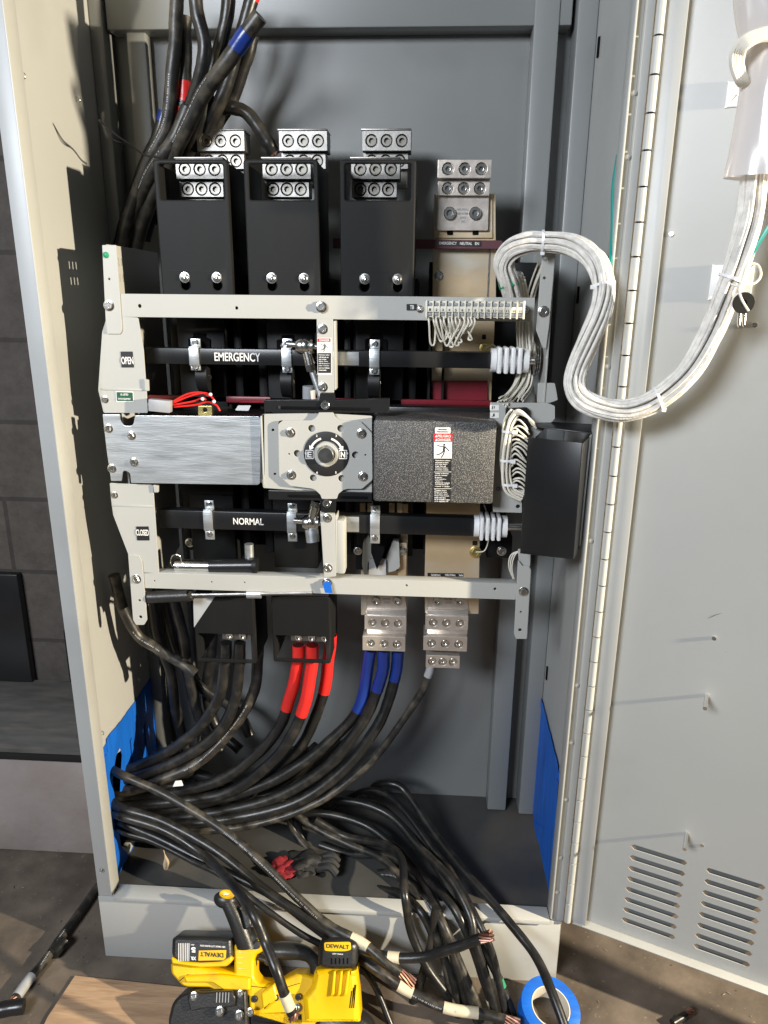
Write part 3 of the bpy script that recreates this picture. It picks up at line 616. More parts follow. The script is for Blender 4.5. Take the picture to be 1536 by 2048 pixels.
# textured black solenoid cover with danger label
YC = .020
xa, xb = at(747, 900, YC).x, at(991, 900, YC).x; zt = at(870, 842, YC).z; zl_ = at(870, 1006, YC).z
cv = MB().box(xa, xb, YC, .13, zl_, zt, .004).build('solenoid_cover', 'crackle', sw)
l = label([(869, 866), (904, 866), (901, 1006), (866, 1006)], YC, 'ink', 'danger_label', cv, r=.0006)
label([(870, 855), (901, 855), (901, 867), (870, 867)], YC-.0006, 'white', 'white_header', l, r=.0015)
text('TRANSFER', 885.5, 859, YC-.0015, 18, 2.6, 'ink', l, 'fine_print'); text('THIS SWITCH', 885.5, 863.5, YC-.0015, 24, 2.6, 'ink', l, 'fine_print')
label([(867, 867), (905, 867), (904, 884), (867, 884)], YC-.0006, 'redink', 'red_header', l, r=.0003)
text('PELIGRO', 888.5, 872, YC-.0016, 26, 5.2, 'white', l); text('DANGER', 888.5, 879.5, YC-.0016, 26, 5.2, 'white', l)
for y in (872, 879.5): plate('triangle', [(870, y+2.5), (872.6, y-2.7), (875.2, y+2.5)], YC-.0019, .0004, 'white', l, r=0, bev=.0001)
label([(868, 884), (904, 884), (903.5, 917), (868, 917)], YC-.0006, 'white', 'white_panel', l, r=.0003)
man(887, 901, 1.05, YC-.0017, l)
fp = ['Hazardous voltage', 'will shock or burn', 'and may cause', 'death. Turn off', 'all power before', 'servicing switch']
fineprint([(s_, w_) for s_, w_ in zip(fp, (30, 26, 24, 21, 25, 26))], 870.5, 921, 3.75, YC-.0010, l, 2.6)
fp2 = ['Voltaje peligroso', 'puede causar', 'la muerte', 'o quemaduras. a', 'Apague y', 'desconecte toda la', 'energia antes de', 'reparar el equipo']
fineprint([(s_, w_) for s_, w_ in zip(fp2, (27, 25, 14, 22, 15, 29, 27, 29))], 870, 947, 3.7, YC-.0010, l, 2.6)
fp3 = ['Tension elevee', 'Risque de choc', 'ou brulure grave', 'Couper tout courant', 'avant entretien', 'ou de travailler dans', 'cet appareil']
fineprint([(s_, w_) for s_, w_ in zip(fp3, (24, 25, 27, 29, 22, 30, 27))], 869, 980.5, 3.7, YC-.0010, l, 2.6)
for y in (943.5, 977): plate('rule', [(868, y), (903, y), (903, y+.8), (868, y+.8)], YC-.0012, .0003, 'white', l, r=0, bev=.0001)
# zinc top of housing behind the cover and behind the zinc plate
MB().box(at(745, 825, .1).x, at(992, 825, .1).x, .131, .20, zl_+.01, at(870, 812, .15).z, .002).build('housing', 'blackmetal', sw)
MB().box(at(300, 830, .1).x, at(525, 825, .1).x, .07, .20, at(300, 960, .07).z, at(400, 832, .10).z, .002).build('housing', 'black', sw)
plate('paper_tag', [(476, 811), (502, 811), (497, 822), (470, 821)], .085, .001, 'white', sw)
# relay with its red and white leads
rl = thing('relay_connector', 'small grey relay connector with red leads above the zinc plate', 'relay', at(320, 812, .07))
b = MB(); c = at(321, 811, .06); b.box(-.018, .018, -.008, .008, -.010, .010, .001, Matrix.Translation(c) @ Matrix.Rotation(.18, 4, 'Y') @ Matrix.Rotation(-.1, 4, 'Y')); b.build('body', 'glass', rl)
for k, pts in enumerate([[(346, 806), (380, 792), (410, 786), (425, 796), (430, 805)], [(346, 810), (385, 803), (405, 796), (412, 800)], [(348, 814), (390, 810), (415, 804), (432, 810), (440, 822)], [(346, 803), (375, 788), (402, 785), (418, 792)]]):
    MB().tube([at(a, b_, .07) for a, b_ in pts], .0017, 7, 5).build('lead', 'red' if k < 4 else 'wire', rl)
for a, b_ in [(421, 789), (405, 798), (428, 803)]: MB().sphere(at(a, b_, .066), .003).build('wire_nut', 'nylon', rl)
plate('terminal', [(396, 812), (424, 812), (424, 832), (396, 832)], .072, .008, 'brass', rl, holes=[(410, 820, .004)])

# ---- neutral bus bars with their lugs
def lugrow(parent, px0, px1, py0, py1, Y, th, scr, r=.0088, hole_r=.0098, m='lug', bright=True, name='lug_body'):
    x0, x1 = at(px0, py0, Y).x, at(px1, py0, Y).x; z1, z0 = at(px0, py0, Y).z, at((px0+px1)/2, py1, Y).z
    zc_ = (z0+z1)/2; xs = [x0+(x1-x0)*f_ for f_ in scr]
    hs = [(x, zc_, hole_r) for x in xs]
    o = pl(name, rect(x0, x1, z0, z1), hs, Y, .008, m, parent, r=.0012, bev=.0006)
    MB().box(x0+.0003, x1-.0003, Y+.0083, Y+th, z0+.0003, z1-.0003, .001).build('lug_back', m, o)
    for x in xs: bolt(0, 0, 0, r, o, 'set', 'steel' if m == 'lugw' else 'screwd', 'set_screw', world=(x, Y+.0035, zc_))
    return o
T3 = (.19, .5, .81)
nb = thing('neutral_bus_bar', 'upper copper coloured neutral bus bar standing right of the three black covers', 'bus bar', at(930, 790, .21))
plate('bar', [(870, 388), (991, 388), (992, 590), (980, 850), (862, 850), (866, 500)], .212, .007, 'bus', nb, r=.001)
plate('inner_bar', [(868, 388), (960, 390), (985, 388), (985, 476), (868, 476)], .208, .0035, 'bus', nb, r=.001)
lg = plate('lug_tongue', [(875, 390), (978, 390), (976, 461), (872, 461)], .200, .0075, 'lugw', nb, r=.002)
for a in (899, 950): bolt(a, 427, .200, .0105, lg, 'socket', 'steel', h=.4)
for a in (899, 950): plate('slot', [(a-5, 461), (a+7, 461), (a+7, 470), (a-5, 470)], .2065, .001, 'dark', nb, r=.002)
for i, (s_, wd) in enumerate((('NEUTRAL', 24), ('600 KCMIL', 24), ('AL9CU', 12), ('75C', 8))): text(s_, 926, 419+i*8, .200, wd, 4, 'glass', lg, 'stamping')
lugrow(nb, 876, 980, 362, 391, .190, .026, T3, m='lugw'); lugrow(nb, 876, 984, 319, 356, .176, .045, T3, m='lugw')
for a, b_ in [(878, 552), (871, 776)]: bolt(a, b_, .212, .006, nb)
bolt(972, 697, .205, .009, nb, m='brass')
plate('mark', [(964, 669), (972, 669), (972, 679), (964, 679)], .2105, .0006, 'ink', nb)
text('TOTAL CURRENT 1200A', 977, 560, .212, 4, 130, 'glass', nb, 'stamping', bold=.0)
iv = thing('insulating_strip', 'long maroon insulating strip labelled emergency neutral across the upper bus bar', 'strip', at(840, 490, .195))
plate('strip', [(666, 476), (1005, 481), (1005, 498), (666, 496)], .192, .010, 'maroon', iv, r=.001)
l = label([(876, 481), (963, 482), (963, 493), (876, 492)], .192, 'ink', 'label', iv)
text('EMERGENCY', 896, 486.5, .1912, 35, 5.5, 'white', l); text('NEUTRAL', 932, 487, .1912, 24, 5.5, 'white', l); text('EN', 954, 487.3, .1912, 8, 5.5, 'white', l)
ln = thing('neutral_bus_bar', 'lower pinkish neutral bus bar labelled normal neutral behind the lower rail', 'bus bar', at(900, 1200, .17))
plate('bar', [(853, 1000), (960, 1000), (960, 1060), (957, 1228), (850, 1226), (849, 1160)], .172, .007, 'bus', ln, r=.001)
l = label([(855, 1146), (927, 1147), (927, 1154), (855, 1153)], .172, 'ink', 'label', ln)
text('NORMAL', 872, 1150, .1712, 19, 4, 'white', l); text('NEUTRAL', 901, 1150, .1712, 21, 4, 'white', l); text('NN', 922, 1150.5, .1712, 8, 4, 'white', l)
bolt(951, 1104, .170, .0085, ln, m='brass'); plate('mark', [(945, 1082), (955, 1082), (955, 1091), (945, 1091)], .171, .0008, 'ink', ln)
MB().tube([at(951, 1104, .165), at(968, 1102, .16), at(976, 1085, .155), at(978, 1060, .15), at(975, 1030, .14), at(968, 1010, .13)], .0012, 6, 6).build('sense_lead', 'wire', ln)
MB().tube([at(972, 697, .198), at(985, 690, .19), at(995, 700, .17), at(1000, 720, .15)], .0012, 6, 6).build('sense_lead', 'wire', nb)
for a, b_ in [(1003, 1102), (1037, 553), (380, 1085), (804, 1102), (716, 1102)]: bolt(a, b_, .20 if a > 900 else .185, .0068, sw)
MB().box(at(975, 1075, .205).x, at(1025, 1075, .205).x, .201, .25, at(1000, 1115, .205).z, at(1000, 1072, .205).z, .002).build('insulator', 'black', sw)
MB().box(at(1018, 540, .205).x, at(1075, 540, .205).x, .201, .25, at(1040, 590, .205).z, at(1040, 525, .205).z, .002).build('insulator', 'black', sw)

# lower lugs of phase C and neutral (open to view)
def lowerlug(pa, pb, py, Y, extra, label_, tongue=True):
    t_ = thing('terminal_lug', label_, 'lug', at((pa+pb)/2, py+120, Y), 'lower terminal lugs')
    lt = plate('lug_tongue', [(pa+2, py), (pb-4, py), (pb, py+34), (pa, py+34)], Y+.014, .012, 'lugw', t_, r=.002)
    for f_ in (.24, .76): bolt(pa+(pb-pa)*f_, py+13, Y+.014, .0085, lt, 'socket', 'steel')
    for i, (s_, wd) in enumerate((('LUG 600', 16), ('AL9CU', 12))): text(s_, (pa+pb)/2, py+10+7*i, Y+.014, wd, 4, 'glass', lt, 'stamping')
    z1 = at(pa, py+34, Y).z; zq = at(pa, py+46, Y).z; x0, x1 = at(pa, py+40, Y).x, at(pb, py+40, Y).x
    lugrow(t_, pa-3, pb-1, py+43, py+72, Y+.002, .040, T3, r=.0078, hole_r=.0084, m='lugw')
    lugrow(t_, pa-7, pb-3, py+84, py+114, Y-.012, .052, T3, r=.0078, hole_r=.0084, m='lugw')
    MB().box(x0+.001, x1-.001, Y+.006, Y+.035, at(pa, py+84, Y).z, at(pa, py+34, Y).z, .001).build('lug_web', 'lugw', t_)
    if extra: lugrow(t_, pa-2, pb-18, py+122, py+148, Y+.002, .036, T3, r=.0078, hole_r=.0084, m='lugw')
    return t_
ll1 = lowerlug(732, 814, 1188, .155, False, 'exposed lower lug block holding the three blue taped cables')
ll2 = lowerlug(854, 938, 1188, .155, True, 'exposed lower neutral lug block with three rows holding one grey taped cable')
# contact fingers of the lower right pole
cf = thing('knife_contact', 'pair of pointed cream contact blades in the lower right pole', 'contact', at(757, 1150, .15))
plate('back_bar', [(722, 1006), (816, 1008), (814, 1230), (722, 1230)], .186, .006, 'bus', cf, r=.001)
plate('blade', [(724, 1130, .004), (726, 1086), (738, 1070), (748, 1090), (758, 1115), (752, 1118), (736, 1125), (734, 1155), (730, 1155), (727, 1145)], .150, .020, 'frame', cf, r=.002)
plate('blade', [(772, 1115), (786, 1082), (798, 1084), (800, 1135, .004), (790, 1142), (774, 1146), (770, 1155), (768, 1130)], .150, .020, 'frame', cf, r=.002)
plate('arc_shield', [(738, 1120), (748, 1117), (755, 1135), (764, 1117), (772, 1120), (772, 1158), (737, 1158)], .142, .006, 'glass', cf, r=.002)
plate('side_bar', [(796, 1086), (814, 1086), (812, 1160), (796, 1160)], .165, .008, 'bus', cf, r=.001)
for a in (716, 805): bolt(a, 1102, .163, .0058, cf)
plate('moving_blade', [(742, 1062), (772, 1062), (768, 1105), (754, 1140), (742, 1105)], .128, .012, 'dark', cf, r=.001)
for a in (726, 741, 784, 800): plate('upper_finger', [(a-6, 1006), (a+5, 1006), (a+4, 1040), (a-6, 1040)], .160, .01, 'bus', cf, r=.001)

# ---- black terminal covers
YT = .10
def cover():
    t_ = thing('terminal_cover', 'left one of three tall black covers above the upper rail', 'cover', at(388, 600, YT), 'upper terminal covers')
    x0, x1 = at(316, 450, YT).x, at(461, 450, YT).x; z1 = at(388, 319, YT).z; z0 = at(388, 600, YT).z
    k = lambda px: x0+(px-316)/(461-316)*(x1-x0); zz = lambda py: z1+(py-319)/(600-319)*(z0-z1)
    keys = []
    win_ = rnd([(k(326), zz(397)), (k(452), zz(397)), (k(452), zz(328)), (k(326), zz(328))], .004)
    for a in (364, 429): keys.append((k(a), zz(569), .0078)); 
    pl('front', rect(x0, x1, z0, z1), [win_]+keys, YT-.003, .0052, 'fibre', t_, r=.006, bev=.0025)
    b = MB(); d = .115
    b.box(x0, x0+.003, YT+.0022, YT+d, z0, z1-.004, .0008); b.build('side', 'fibre', t_); MB().box(x1-.003, x1, YT+.0022, YT+d, z0, z1-.004, .0008).build('side', 'fibre', t_)
    MB().box(x0+.0035, x1-.0035, YT+.004, YT+.0055, z1-.0035, z1-.002).build('top_edge', 'fibre', t_)
    MB().box(x0+.012, x1-.012, YT-.0036, YT-.0031, zz(540), zz(539), 0).build('score_line', 'black', t_)
    for a in (364, 429):
        bolt(0, 0, 0, .0066, t_, 'pan', 'steel', 'screw', world=(k(a), YT-.003, zz(553)))
        MB().box(k(a)-.009, k(a)+.009, YT+.02, YT+.022, zz(580), zz(560)).build('keyhole_backing', 'dark', t_)
    return t_, (x0, x1, z0, z1)
cv1, (cx0, cx1, cz0_, cz1_) = cover()
ca_ = at(388, 450, YT).x
cvd = [cv1]
for px, lb in ((565, 'middle one of three tall black covers above the upper rail'), (755, 'right one of three tall black covers beside the neutral bus bar')):
    dx = at(px, 450, YT).x-ca_; c2_ = copy_tree(cv1, (dx, 0, 0)); c2_['label'] = lb
# lugs: one inside each cover, one behind it
def toplug(pa, py, Y, label_, group, w_=96):
    t_ = thing('terminal_lug', label_, 'lug', at(pa+w_/2, py+80, Y), group)
    lugrow(t_, pa, pa+w_, py, py+40, Y, .045, T3, r=.0095, hole_r=.0103)
    MB().box(at(pa-2, py, Y).x, at(pa+w_, py, Y).x, Y-.001, Y+.046, at(pa, py, Y).z+.0003, at(pa, py-4, Y).z, .0006).build('lug_cap', 'lug', t_)
    lugrow(t_, pa+8, pa+w_-0, py+44, py+76, Y+.014, .034, T3, r=.0095, hole_r=.0103)
    MB().box(at(pa+12, py+70, Y).x, at(pa+w_-4, py+70, Y).x, Y+.025, Y+.033, at(pa, py+110, Y).z, at(pa, py+45, Y).z, .001).build('lug_tongue', 'lug', t_)
    return t_
lb = toplug(392, 262, .235, 'rear upper lug rising behind the left black cover', 'rear upper lugs')
for px, s_ in ((556, 'rear upper lug rising behind the middle black cover, one cable in it'), (722, 'rear upper lug rising behind the right black cover')):
    c2_ = copy_tree(lb, (at(px, 300, .235).x-at(392, 300, .235).x, 0, 0)); c2_['label'] = s_
lf = toplug(350, 318, .150, 'front upper lug seen through the window of the left black cover', 'front upper lugs')
for px, s_ in ((523, 'front upper lug seen through the window of the middle black cover'), (700, 'front upper lug seen through the window of the right black cover')):
    c2_ = copy_tree(lf, (at(px, 350, .15).x-at(350, 350, .15).x, 0, 0)); c2_['label'] = s_
# lower covers, open at the bottom front
def lcover(pa, pb, label_, win_px):
    t_ = thing('terminal_cover', label_, 'cover', at((pa+pb)/2, 1325, YT), 'lower terminal covers')
    Y = .098; x0, x1 = at(pa, 1260, Y).x, at(pb, 1260, Y).x; z1 = at(pa, 1190, Y).z; z0 = at((pa+pb)/2, 1325, Y).z
    wz1 = at((pa+pb)/2, win_px, Y).z; wz0 = z0+.008
    pl('front', rect(x0, x1, z0, z1), [[(x0+.006, wz0), (x1-.008, wz0), (x1-.008, wz1), (x0+.006, wz1)]], Y-.0015, .0042, 'fibre', t_, r=.004, bev=.0019)
    b = MB(); b.box(x0, x0+.003, Y+.003, Y+.11, z0, z1); b.build('side', 'fibre', t_); MB().box(x1-.003, x1, Y+.003, Y+.11, z0, z1, .0008).build('side', 'fibre', t_)
    lx = x0+(x1-x0)*.32; q = lugrow(t_, 0, 1, 0, 1, Y+.018, .03, ()) if False else None
    xa_ = x0+(x1-x0)*(.40 if pa < 500 else .28); xb_ = x1-.008; zc_ = wz1-.012
    o = pl('lug_body', rect(xa_, xb_, zc_-.009, zc_+.009), [], Y+.020, .02, 'lug', t_, r=.001)
    for i in range(2 if pa < 500 else 3): bolt(0, 0, 0, .0078, o, 'socket', 'steel', 'set_screw', world=(xa_+.015+i*.026, Y+.020, zc_))
    return t_
lcover(390, 509, 'lower black cover with grey cut corner over the left cable lug', 1268)
pq = plate('clear_film_patch', [(386, 1190), (432, 1190), (388, 1255)], .0956, .0007, 'greyt', None, r=.0005, bev=.0001)
tag(pq, 'pale triangular sheet stuck on the lower left black cover', 'sheet')
lcover(545, 660, 'lower black cover over the lug with the red taped cables', 1272)

# ---- terminal strip on the upper rail
ts = thing('terminal_strip', 'cream numbered terminal strip with fifteen poles clipped on the upper rail', 'terminal strip', at(950, 635, YR))
YB = .038; x0, x1 = at(852, 618, YB).x, at(1046, 618, YB).x; z0, z1 = at(940, 636, YB).z, at(940, 602, YB).z
h = z1-z0; n = 15; pw = (x1-x0)/n
MB().box(x0-.001, x1+.001, YB+.003, YR-.0005, z0+h*.02, z1-h*.02, .0008).build('base', 'block', ts)
MB().box(x0, x1, YB-.001, YB+.0028, z0+h*.33, z1-h*.33, .0005).build('number_band', 'block', ts)
for i in range(n):
    xa_ = x0+i*pw
    b = MB(); b.box(xa_, xa_+pw*.22, YB-.002, YB+.006, z0-.001, z1+.001, .0004); b.build('divider', 'block', ts)
    for zc_ in (z0+h*.2, z1-h*.2):
        b = MB(); b.box(xa_+pw*.34, xa_+pw*.88, YB+.001, YB+.004, zc_-h*.095, zc_+h*.095, .0005); o = b.build('terminal', 'glass', ts)
    text(str(i+1), 852+(i+.6)*194/n, 619+i*.25, YB-.0012, 3.2 if i < 9 else 5.5, 4.5, 'ink', ts, 'numeral', bold=.0)
MB().box(x1, x1+.003, YB-.002, YB+.006, z0-.001, z1+.001, .0004).build('divider', 'block', ts)
for a in (840, 1052): bolt(a, 618+(a-840)*.01, YR-.001, .0045, ts, 'pan')
l = label([(813, 608), (834, 608), (834, 621), (813, 621)], YR, 'ink', 'tb_label', ts); text('TB', 824, 614.5, YR-.0012, 8, 8, 'white', l)
for i in range(13):
    a = 858+i*7.6+random.uniform(-2, 2); e = a+random.uniform(12, 34)*(1 if i < 8 else -1); dpt = random.uniform(655, 690)
    m_ = (a+e)/2; MB().tube([at(a, 634, YB+.004), at(a+2, 648, YB+.0), at(m_-3, dpt, YB+.004+random.uniform(0, .02)), at(m_+5, dpt+1, YB+.012), at(e, 652, YB+.01), at(e+1, 636, YB+.01)], .0016, 7, 6).build('jumper_wire', 'wire', ts)
# ---- control box on the right: hanging black cover and wired panel
cp = thing('relay_board', 'grey relay mounting panel with bundled white wires beside the black control box', 'panel', at(1020, 1028, .06))
plate('panel', [(980, 805), (1095, 806), (1110, 812), (1110, 838), (1044, 900), (1044, 1026), (986, 1024)], .062, .003, 'frame', cp, holes=[(1036, 1013, .0035), (1026, 994, .0012), (993, 858, .002)], r=.002)
plate('tab', [(1076, 766), (1110, 766), (1116, 800), (1100, 806), (1074, 806)], .075, .003, 'frame', cp, r=.003)
for a, b_, s_ in ((988, 815, 'J1'), (988, 830, 'J')):
    l = label([(a-8, b_-5), (a+10, b_-5), (a+10, b_+6), (a-8, b_+6)], .062, 'white', 'label', cp); text(s_, a-2, b_, .0612, 6, 6, 'ink', l)
l = label([(991, 972), (1007, 972), (1007, 983), (991, 983)], .062, 'greyt', 'label', cp); text('CR1', 998, 977.5, .0612, 11, 7, 'ink', l)
plate('relay_row', [(1012, 818), (1056, 816), (1060, 960), (1014, 985)], .048, .012, 'black', cp, r=.002)
b0 = [(1030, 822), (1018, 845), (1013, 880), (1010, 920), (1012, 955), (1020, 980), (1045, 993)]
def bundle(name, pts, R, n, r, m, parent, twist=2.0, sub=8, sag=.0):
    P = catmull(pts, sub); out = []; N0 = None
    fr = []
    for i, p in enumerate(P):
        t_ = (P[min(i+1, len(P)-1)]-P[max(i-1, 0)]).normalized()
        if N0 is None: N0 = (Vector((.1, -.9, .3))-t_*t_.dot(Vector((.1, -.9, .3)))).normalized()
        else: N0 = (N0-t_*N0.dot(t_)).normalized()
        fr.append((p, N0.copy(), t_.cross(N0)))
    for k in range(n):
        rr = R*(.95 if k < n*.68 else .45); a0 = 2*pi*k/(n*.68 if k < n*.68 else n*.32)+random.uniform(-.2, .2); tw = twist+random.uniform(-.4, .4)
        ph = random.uniform(0, 6.3)
        q = [p+(N_*cos(a0+tw*i/len(P))+B_*sin(a0+tw*i/len(P)))*rr*(1+.08*sin(ph+i*.35)) for i, (p, N_, B_) in enumerate(fr)]
        MB().tube(q, r, 6, 0).build(name, m, parent)
bundle('wire', [at(a, b_, .040) for a, b_ in b0], .008, 9, .0019, 'wire', cp, 1.5)
for k in range(16):
    y = 850+k*8.5; x = 1022+random.uniform(-3, 5)
    MB().tube([at(x, y, .045), at(x+10, y-8+random.uniform(-4, 4), .034), at(x+22, y-2, .032), at(x+30+random.uniform(0, 8), y+10, .036)], .0016, 6, 6).build('wire', 'wire', cp)
for k in range(9):
    MB().tube([at(1022+k*1.5, 835-k, .036), at(1034+k*2, 820+k*1.5, .028), at(1050+k*2, 828+k*2, .03), at(1064+k, 848+k, .034)], .0017, 6, 6).build('wire', 'wire', cp)
for (a, b_) in [(1012, 920), (1016, 968), (1016, 862)]:
    c = at(a, b_, .040); b = MB(); b.lathe(c, (0, 0, 1), [(-.002, .0105), (.002, .0105)], 16); b.box(c.x+.006, c.x+.014, .027, .031, c.z-.003, c.z+.003); b.build('cable_tie', 'nylon', cp)
def quadbox(name, front, Yf, back, Yb, m, parent, bev=.003):
    """closed box from four front pixels on plane Yf's per-corner depths and four back pixels"""
    bm = bmesh.new(); F = [bm.verts.new(at(a, b_, y)) for (a, b_), y in zip(front, Yf)]; B = [bm.verts.new(at(a, b_, y)) for (a, b_), y in zip(back, Yb)]
    bm.faces.new(F); bm.faces.new(B[::-1])
    for i in range(4): bm.faces.new((F[i], B[i], B[(i+1) % 4], F[(i+1) % 4]))
    bmesh.ops.recalc_face_normals(bm, faces=bm.faces)
    bmesh.ops.bevel(bm, geom=bm.edges[:], offset=bev, segments=2, profile=.5, affect='EDGES')
    me = bpy.data.meshes.new(name); bm.to_mesh(me); bm.free(); smooth(me); return link(name, me, m, parent)
cb = thing('box_cover', 'black sheet metal box cover hanging open at the right of the switch frame', 'box', at(1100, 1120, .02))
quadbox('lid', [(1056, 874), (1164, 886), (1146, 1116), (1040, 1104)], [.030, -.028, -.028, .030], [(1057, 874), (1165, 886), (1147, 1116), (1041, 1104)], [.034, -.024, -.024, .034], 'blackmetal', cb, .001)
quadbox('side', [(1165, 887), (1180, 873), (1158, 1096), (1147, 1116)], [-.028, .0, .0, -.028], [(1163, 887), (1178, 873), (1156, 1096), (1145, 1116)], [-.024, .004, .004, -.024], 'blackmetal', cb, .001)
quadbox('rim', [(1180, 873), (1184, 868), (1162, 1088), (1158, 1096)], [-.001, .004, .004, -.001], [(1178, 873), (1182, 868), (1160, 1088), (1156, 1096)], [.003, .008, .008, .003], 'frame', cb, .0008)
quadbox('top', [(1078, 842), (1186, 848), (1182, 866), (1062, 852)], [.07, .05, .006, .045], [(1078, 844), (1186, 850), (1182, 868), (1062, 854)], [.07, .05, .006, .045], 'blackmetal', cb, .0005)
quadbox('bottom_flange', [(1040, 1104), (1147, 1116), (1160, 1092), (1060, 1094)], [.030, -.028, .0, .05], [(1040, 1107), (1147, 1119), (1160, 1095), (1060, 1097)], [.030, -.028, .0, .05], 'blackmetal', cb, .0005)
quadbox('inner_back', [(1060, 880), (1176, 886), (1160, 1094), (1044, 1090)], [.06, .03, .03, .06], [(1060, 880), (1176, 886), (1160, 1094), (1044, 1090)], [.064, .034, .034, .064], 'dark', cb, .0005)
for i, (a, b_, hh) in enumerate([(1061, 961, 3), (1060, 985, 6), (1059, 994, 4), (1058, 1012, 12)]):
    plate('slot', [(a-2, b_-hh), (a+3, b_-hh), (a+2, b_+hh), (a-3, b_+hh)], .0255, .0006, 'white' if i in (1, 2) else 'glass', cb, r=.0003, bev=.0001)
# ================================================================== HARNESS
hs = thing('wiring_harness', 'thick looping bundle of white sleeved control wires running to the door', 'wiring harness', at(1180, 800, -.03))
HP = [(1026, 592, .10), (1016, 560, .08), (1007, 528, .07), (1022, 500, .06), (1052, 486, .05), (1085, 484, .045), (1130, 486, .03), (1170, 502, .01), (1198, 535, -.01), (1208, 580, -.03), (1200, 625, -.04), (1178, 680, -.035), (1156, 735, -.03), (1150, 775, -.04), (1170, 803, -.05), (1215, 818, -.06), (1262, 820, -.07), (1316, 797, -.08), (1375, 745, -.095), (1418, 675, -.105), (1448, 600, -.115), (1478, 515, -.125), (1500, 435, -.13), (1508, 350, -.13)]
bundle('sleeved_wire', [at(a, b_, y) for a, b_, y in HP], .0138, 30, .0029, 'mesh', hs, 2.5, 6)
def tie(px, py, Y, d, R, parent, m='nylon'):
    c = at(px, py, Y); d = Vector(d).normalized(); b = MB(); b.lathe(c, d, [(-.0022, R), (-.0018, R+.0012), (.0018, R+.0012), (.0022, R)], 24)
    n_ = d.cross(Vector((0, 1, 0))).normalized(); q = c-n_*R+Vector((0, -R*.4, 0)); b.box(q.x-.003, q.x+.003, q.y-.003, q.y+.003, q.z-.003, q.z+.003, .0006); b.build('cable_tie', m, parent)
tie(1085, 484, .045, (1, -.1, 0), .0165, hs); tie(1206, 570, -.025, (.2, -.2, -1), .0165, hs); tie(1316, 797, -.08, (1, -.1, .5), .0165, hs); tie(1464, 557, -.12, (.35, -.1, 1), .0165, hs)
c = at(1018, 568, .085); b = MB(); b.lathe(c, (-.25, .1, 1), [(-.0055, .0165), (.0055, .0168)], 20); b.build('green_band', 'green', hs)
MB().tube([at(1165, 765, -.03), at(1180, 700, -.028), at(1212, 600, -.03), at(1224, 480, -.0), at(1226, 380, .02), at(1236, 310, .03)], .0028, 8, 8).build('ground_wire', 'teal', hs)
MB().tube([at(1330, 775, -.078), at(1365, 735, -.088), at(1395, 700, -.098), at(1440, 600, -.11), at(1490, 530, -.13), at(1536, 455, -.14), at(1560, 420, -.14)], .0026, 8, 8).build('ground_wire', 'teal', hs)
sl = thing('plastic_sleeve', 'milky translucent plastic bag sleeve wrapped over the harness at the top right of the door', 'sleeve', at(1500, 360, -.13))
# cone-shaped film bag
b = MB(); rows = [(-60, 1468, 1600, .07), (10, 1468, 1600, .07), (60, 1476, 1590, .055), (75, 1480, 1585, .05), (130, 1486, 1590, .05), (200, 1478, 1600, .055), (290, 1462, 1610, .06), (355, 1448, 1618, .065)]
rings = []
for (py, xa_, xb_, dp) in rows:
    A = at(xa_, py, -.13); B = at(xb_, py, -.16); c = (A+B)/2; ring = []
    for k in range(40):
        an = 2*pi*k/40; wob = 1+.05*sin(an*7+py*.02)+.03*sin(an*13+py*.05); ring.append(b.bm.verts.new(c+(B-A)*.5*cos(an)*(1 if cos(an) < 0 else wob)+Vector((0, 1, 0))*sin(an)*dp*.45*wob))
    rings.append(ring)
for A, B in zip(rings, rings[1:]):
    for k in range(40): b.bm.faces.new((A[k], A[(k+1) % 40], B[(k+1) % 40], B[k]))
fo = b.build('film', 'film', sl, 180)
sm = fo.modifiers.new('s', 'SUBSURF'); sm.levels = 1; sm.render_levels = 2
for k in range(5):
    dx = k*5; MB().tube([at(1560, 68-8+dx*1.0, -.175), at(1520, 66-6+dx, -.172), at(1486+dx*.3, 76+dx, -.168), at(1466+dx, 105+dx*.2, -.16), at(1464+dx, 130, -.155), at(1473+dx, 158, -.15), at(1480+dx*.7, 170, -.14)], .0030, 8, 6).build('wire', 'wire', sl)
def mount(pxs, off, nm):
    t_ = thing('cable_mount', nm, 'cable mount', D(*pxs[0])[2], 'adhesive cable mounts on the door')
    ss = [D(a, b_)[0] for a, b_ in pxs]; zs = [D(a, b_)[1] for a, b_ in pxs]; s0, s1, z0, z1 = min(ss), max(ss), min(zs), max(zs)
    dbox(s0, s1, .0005, .004, z0, z1, .001).build('pad', 'nylon', t_); sm_ = (s0+s1)/2; zm = (z0+z1)/2
    b = MB(); 
    for sx, sz in ((s0, z0), (s1, z0), (s0, z1), (s1, z1)):
        p = D0+DU*sx+DN*.004+Vector((0, 0, sz)); q = D0+DU*sm_+DN*.007+Vector((0, 0, zm)); b.tube([p, q], .0009, 5, 0)
    b.build('rib', 'nylon', t_); return t_
mount([(1425, 530), (1500, 600)], 0, 'square white adhesive mount behind the harness at mid height on the door')
mount([(1456, 165), (1490, 213)], 0, 'white adhesive mount half hidden by the plastic sleeve on the door')
ks = thing('key_set', 'two small keys with black head hanging from the white cable tie on the harness', 'keys', at(1485, 640, -.12))
b = MB(); c = at(1487, 606, -.14); b.lathe(c, (0, -1, 0), [(-.0015, 0), (-.0015, .0135), (.0015, .0135), (.0015, .004), (0, .003)], 22); b.build('key_head', 'black', ks)
for dx in (-5, 5):
    plate('key_blade', [(1485+dx-3, 618), (1485+dx+3, 618), (1484+dx+2, 650), (1482+dx, 655), (1481+dx-1, 648)], -.139+dx*.0004, .002, 'steel', ks, r=.0005)
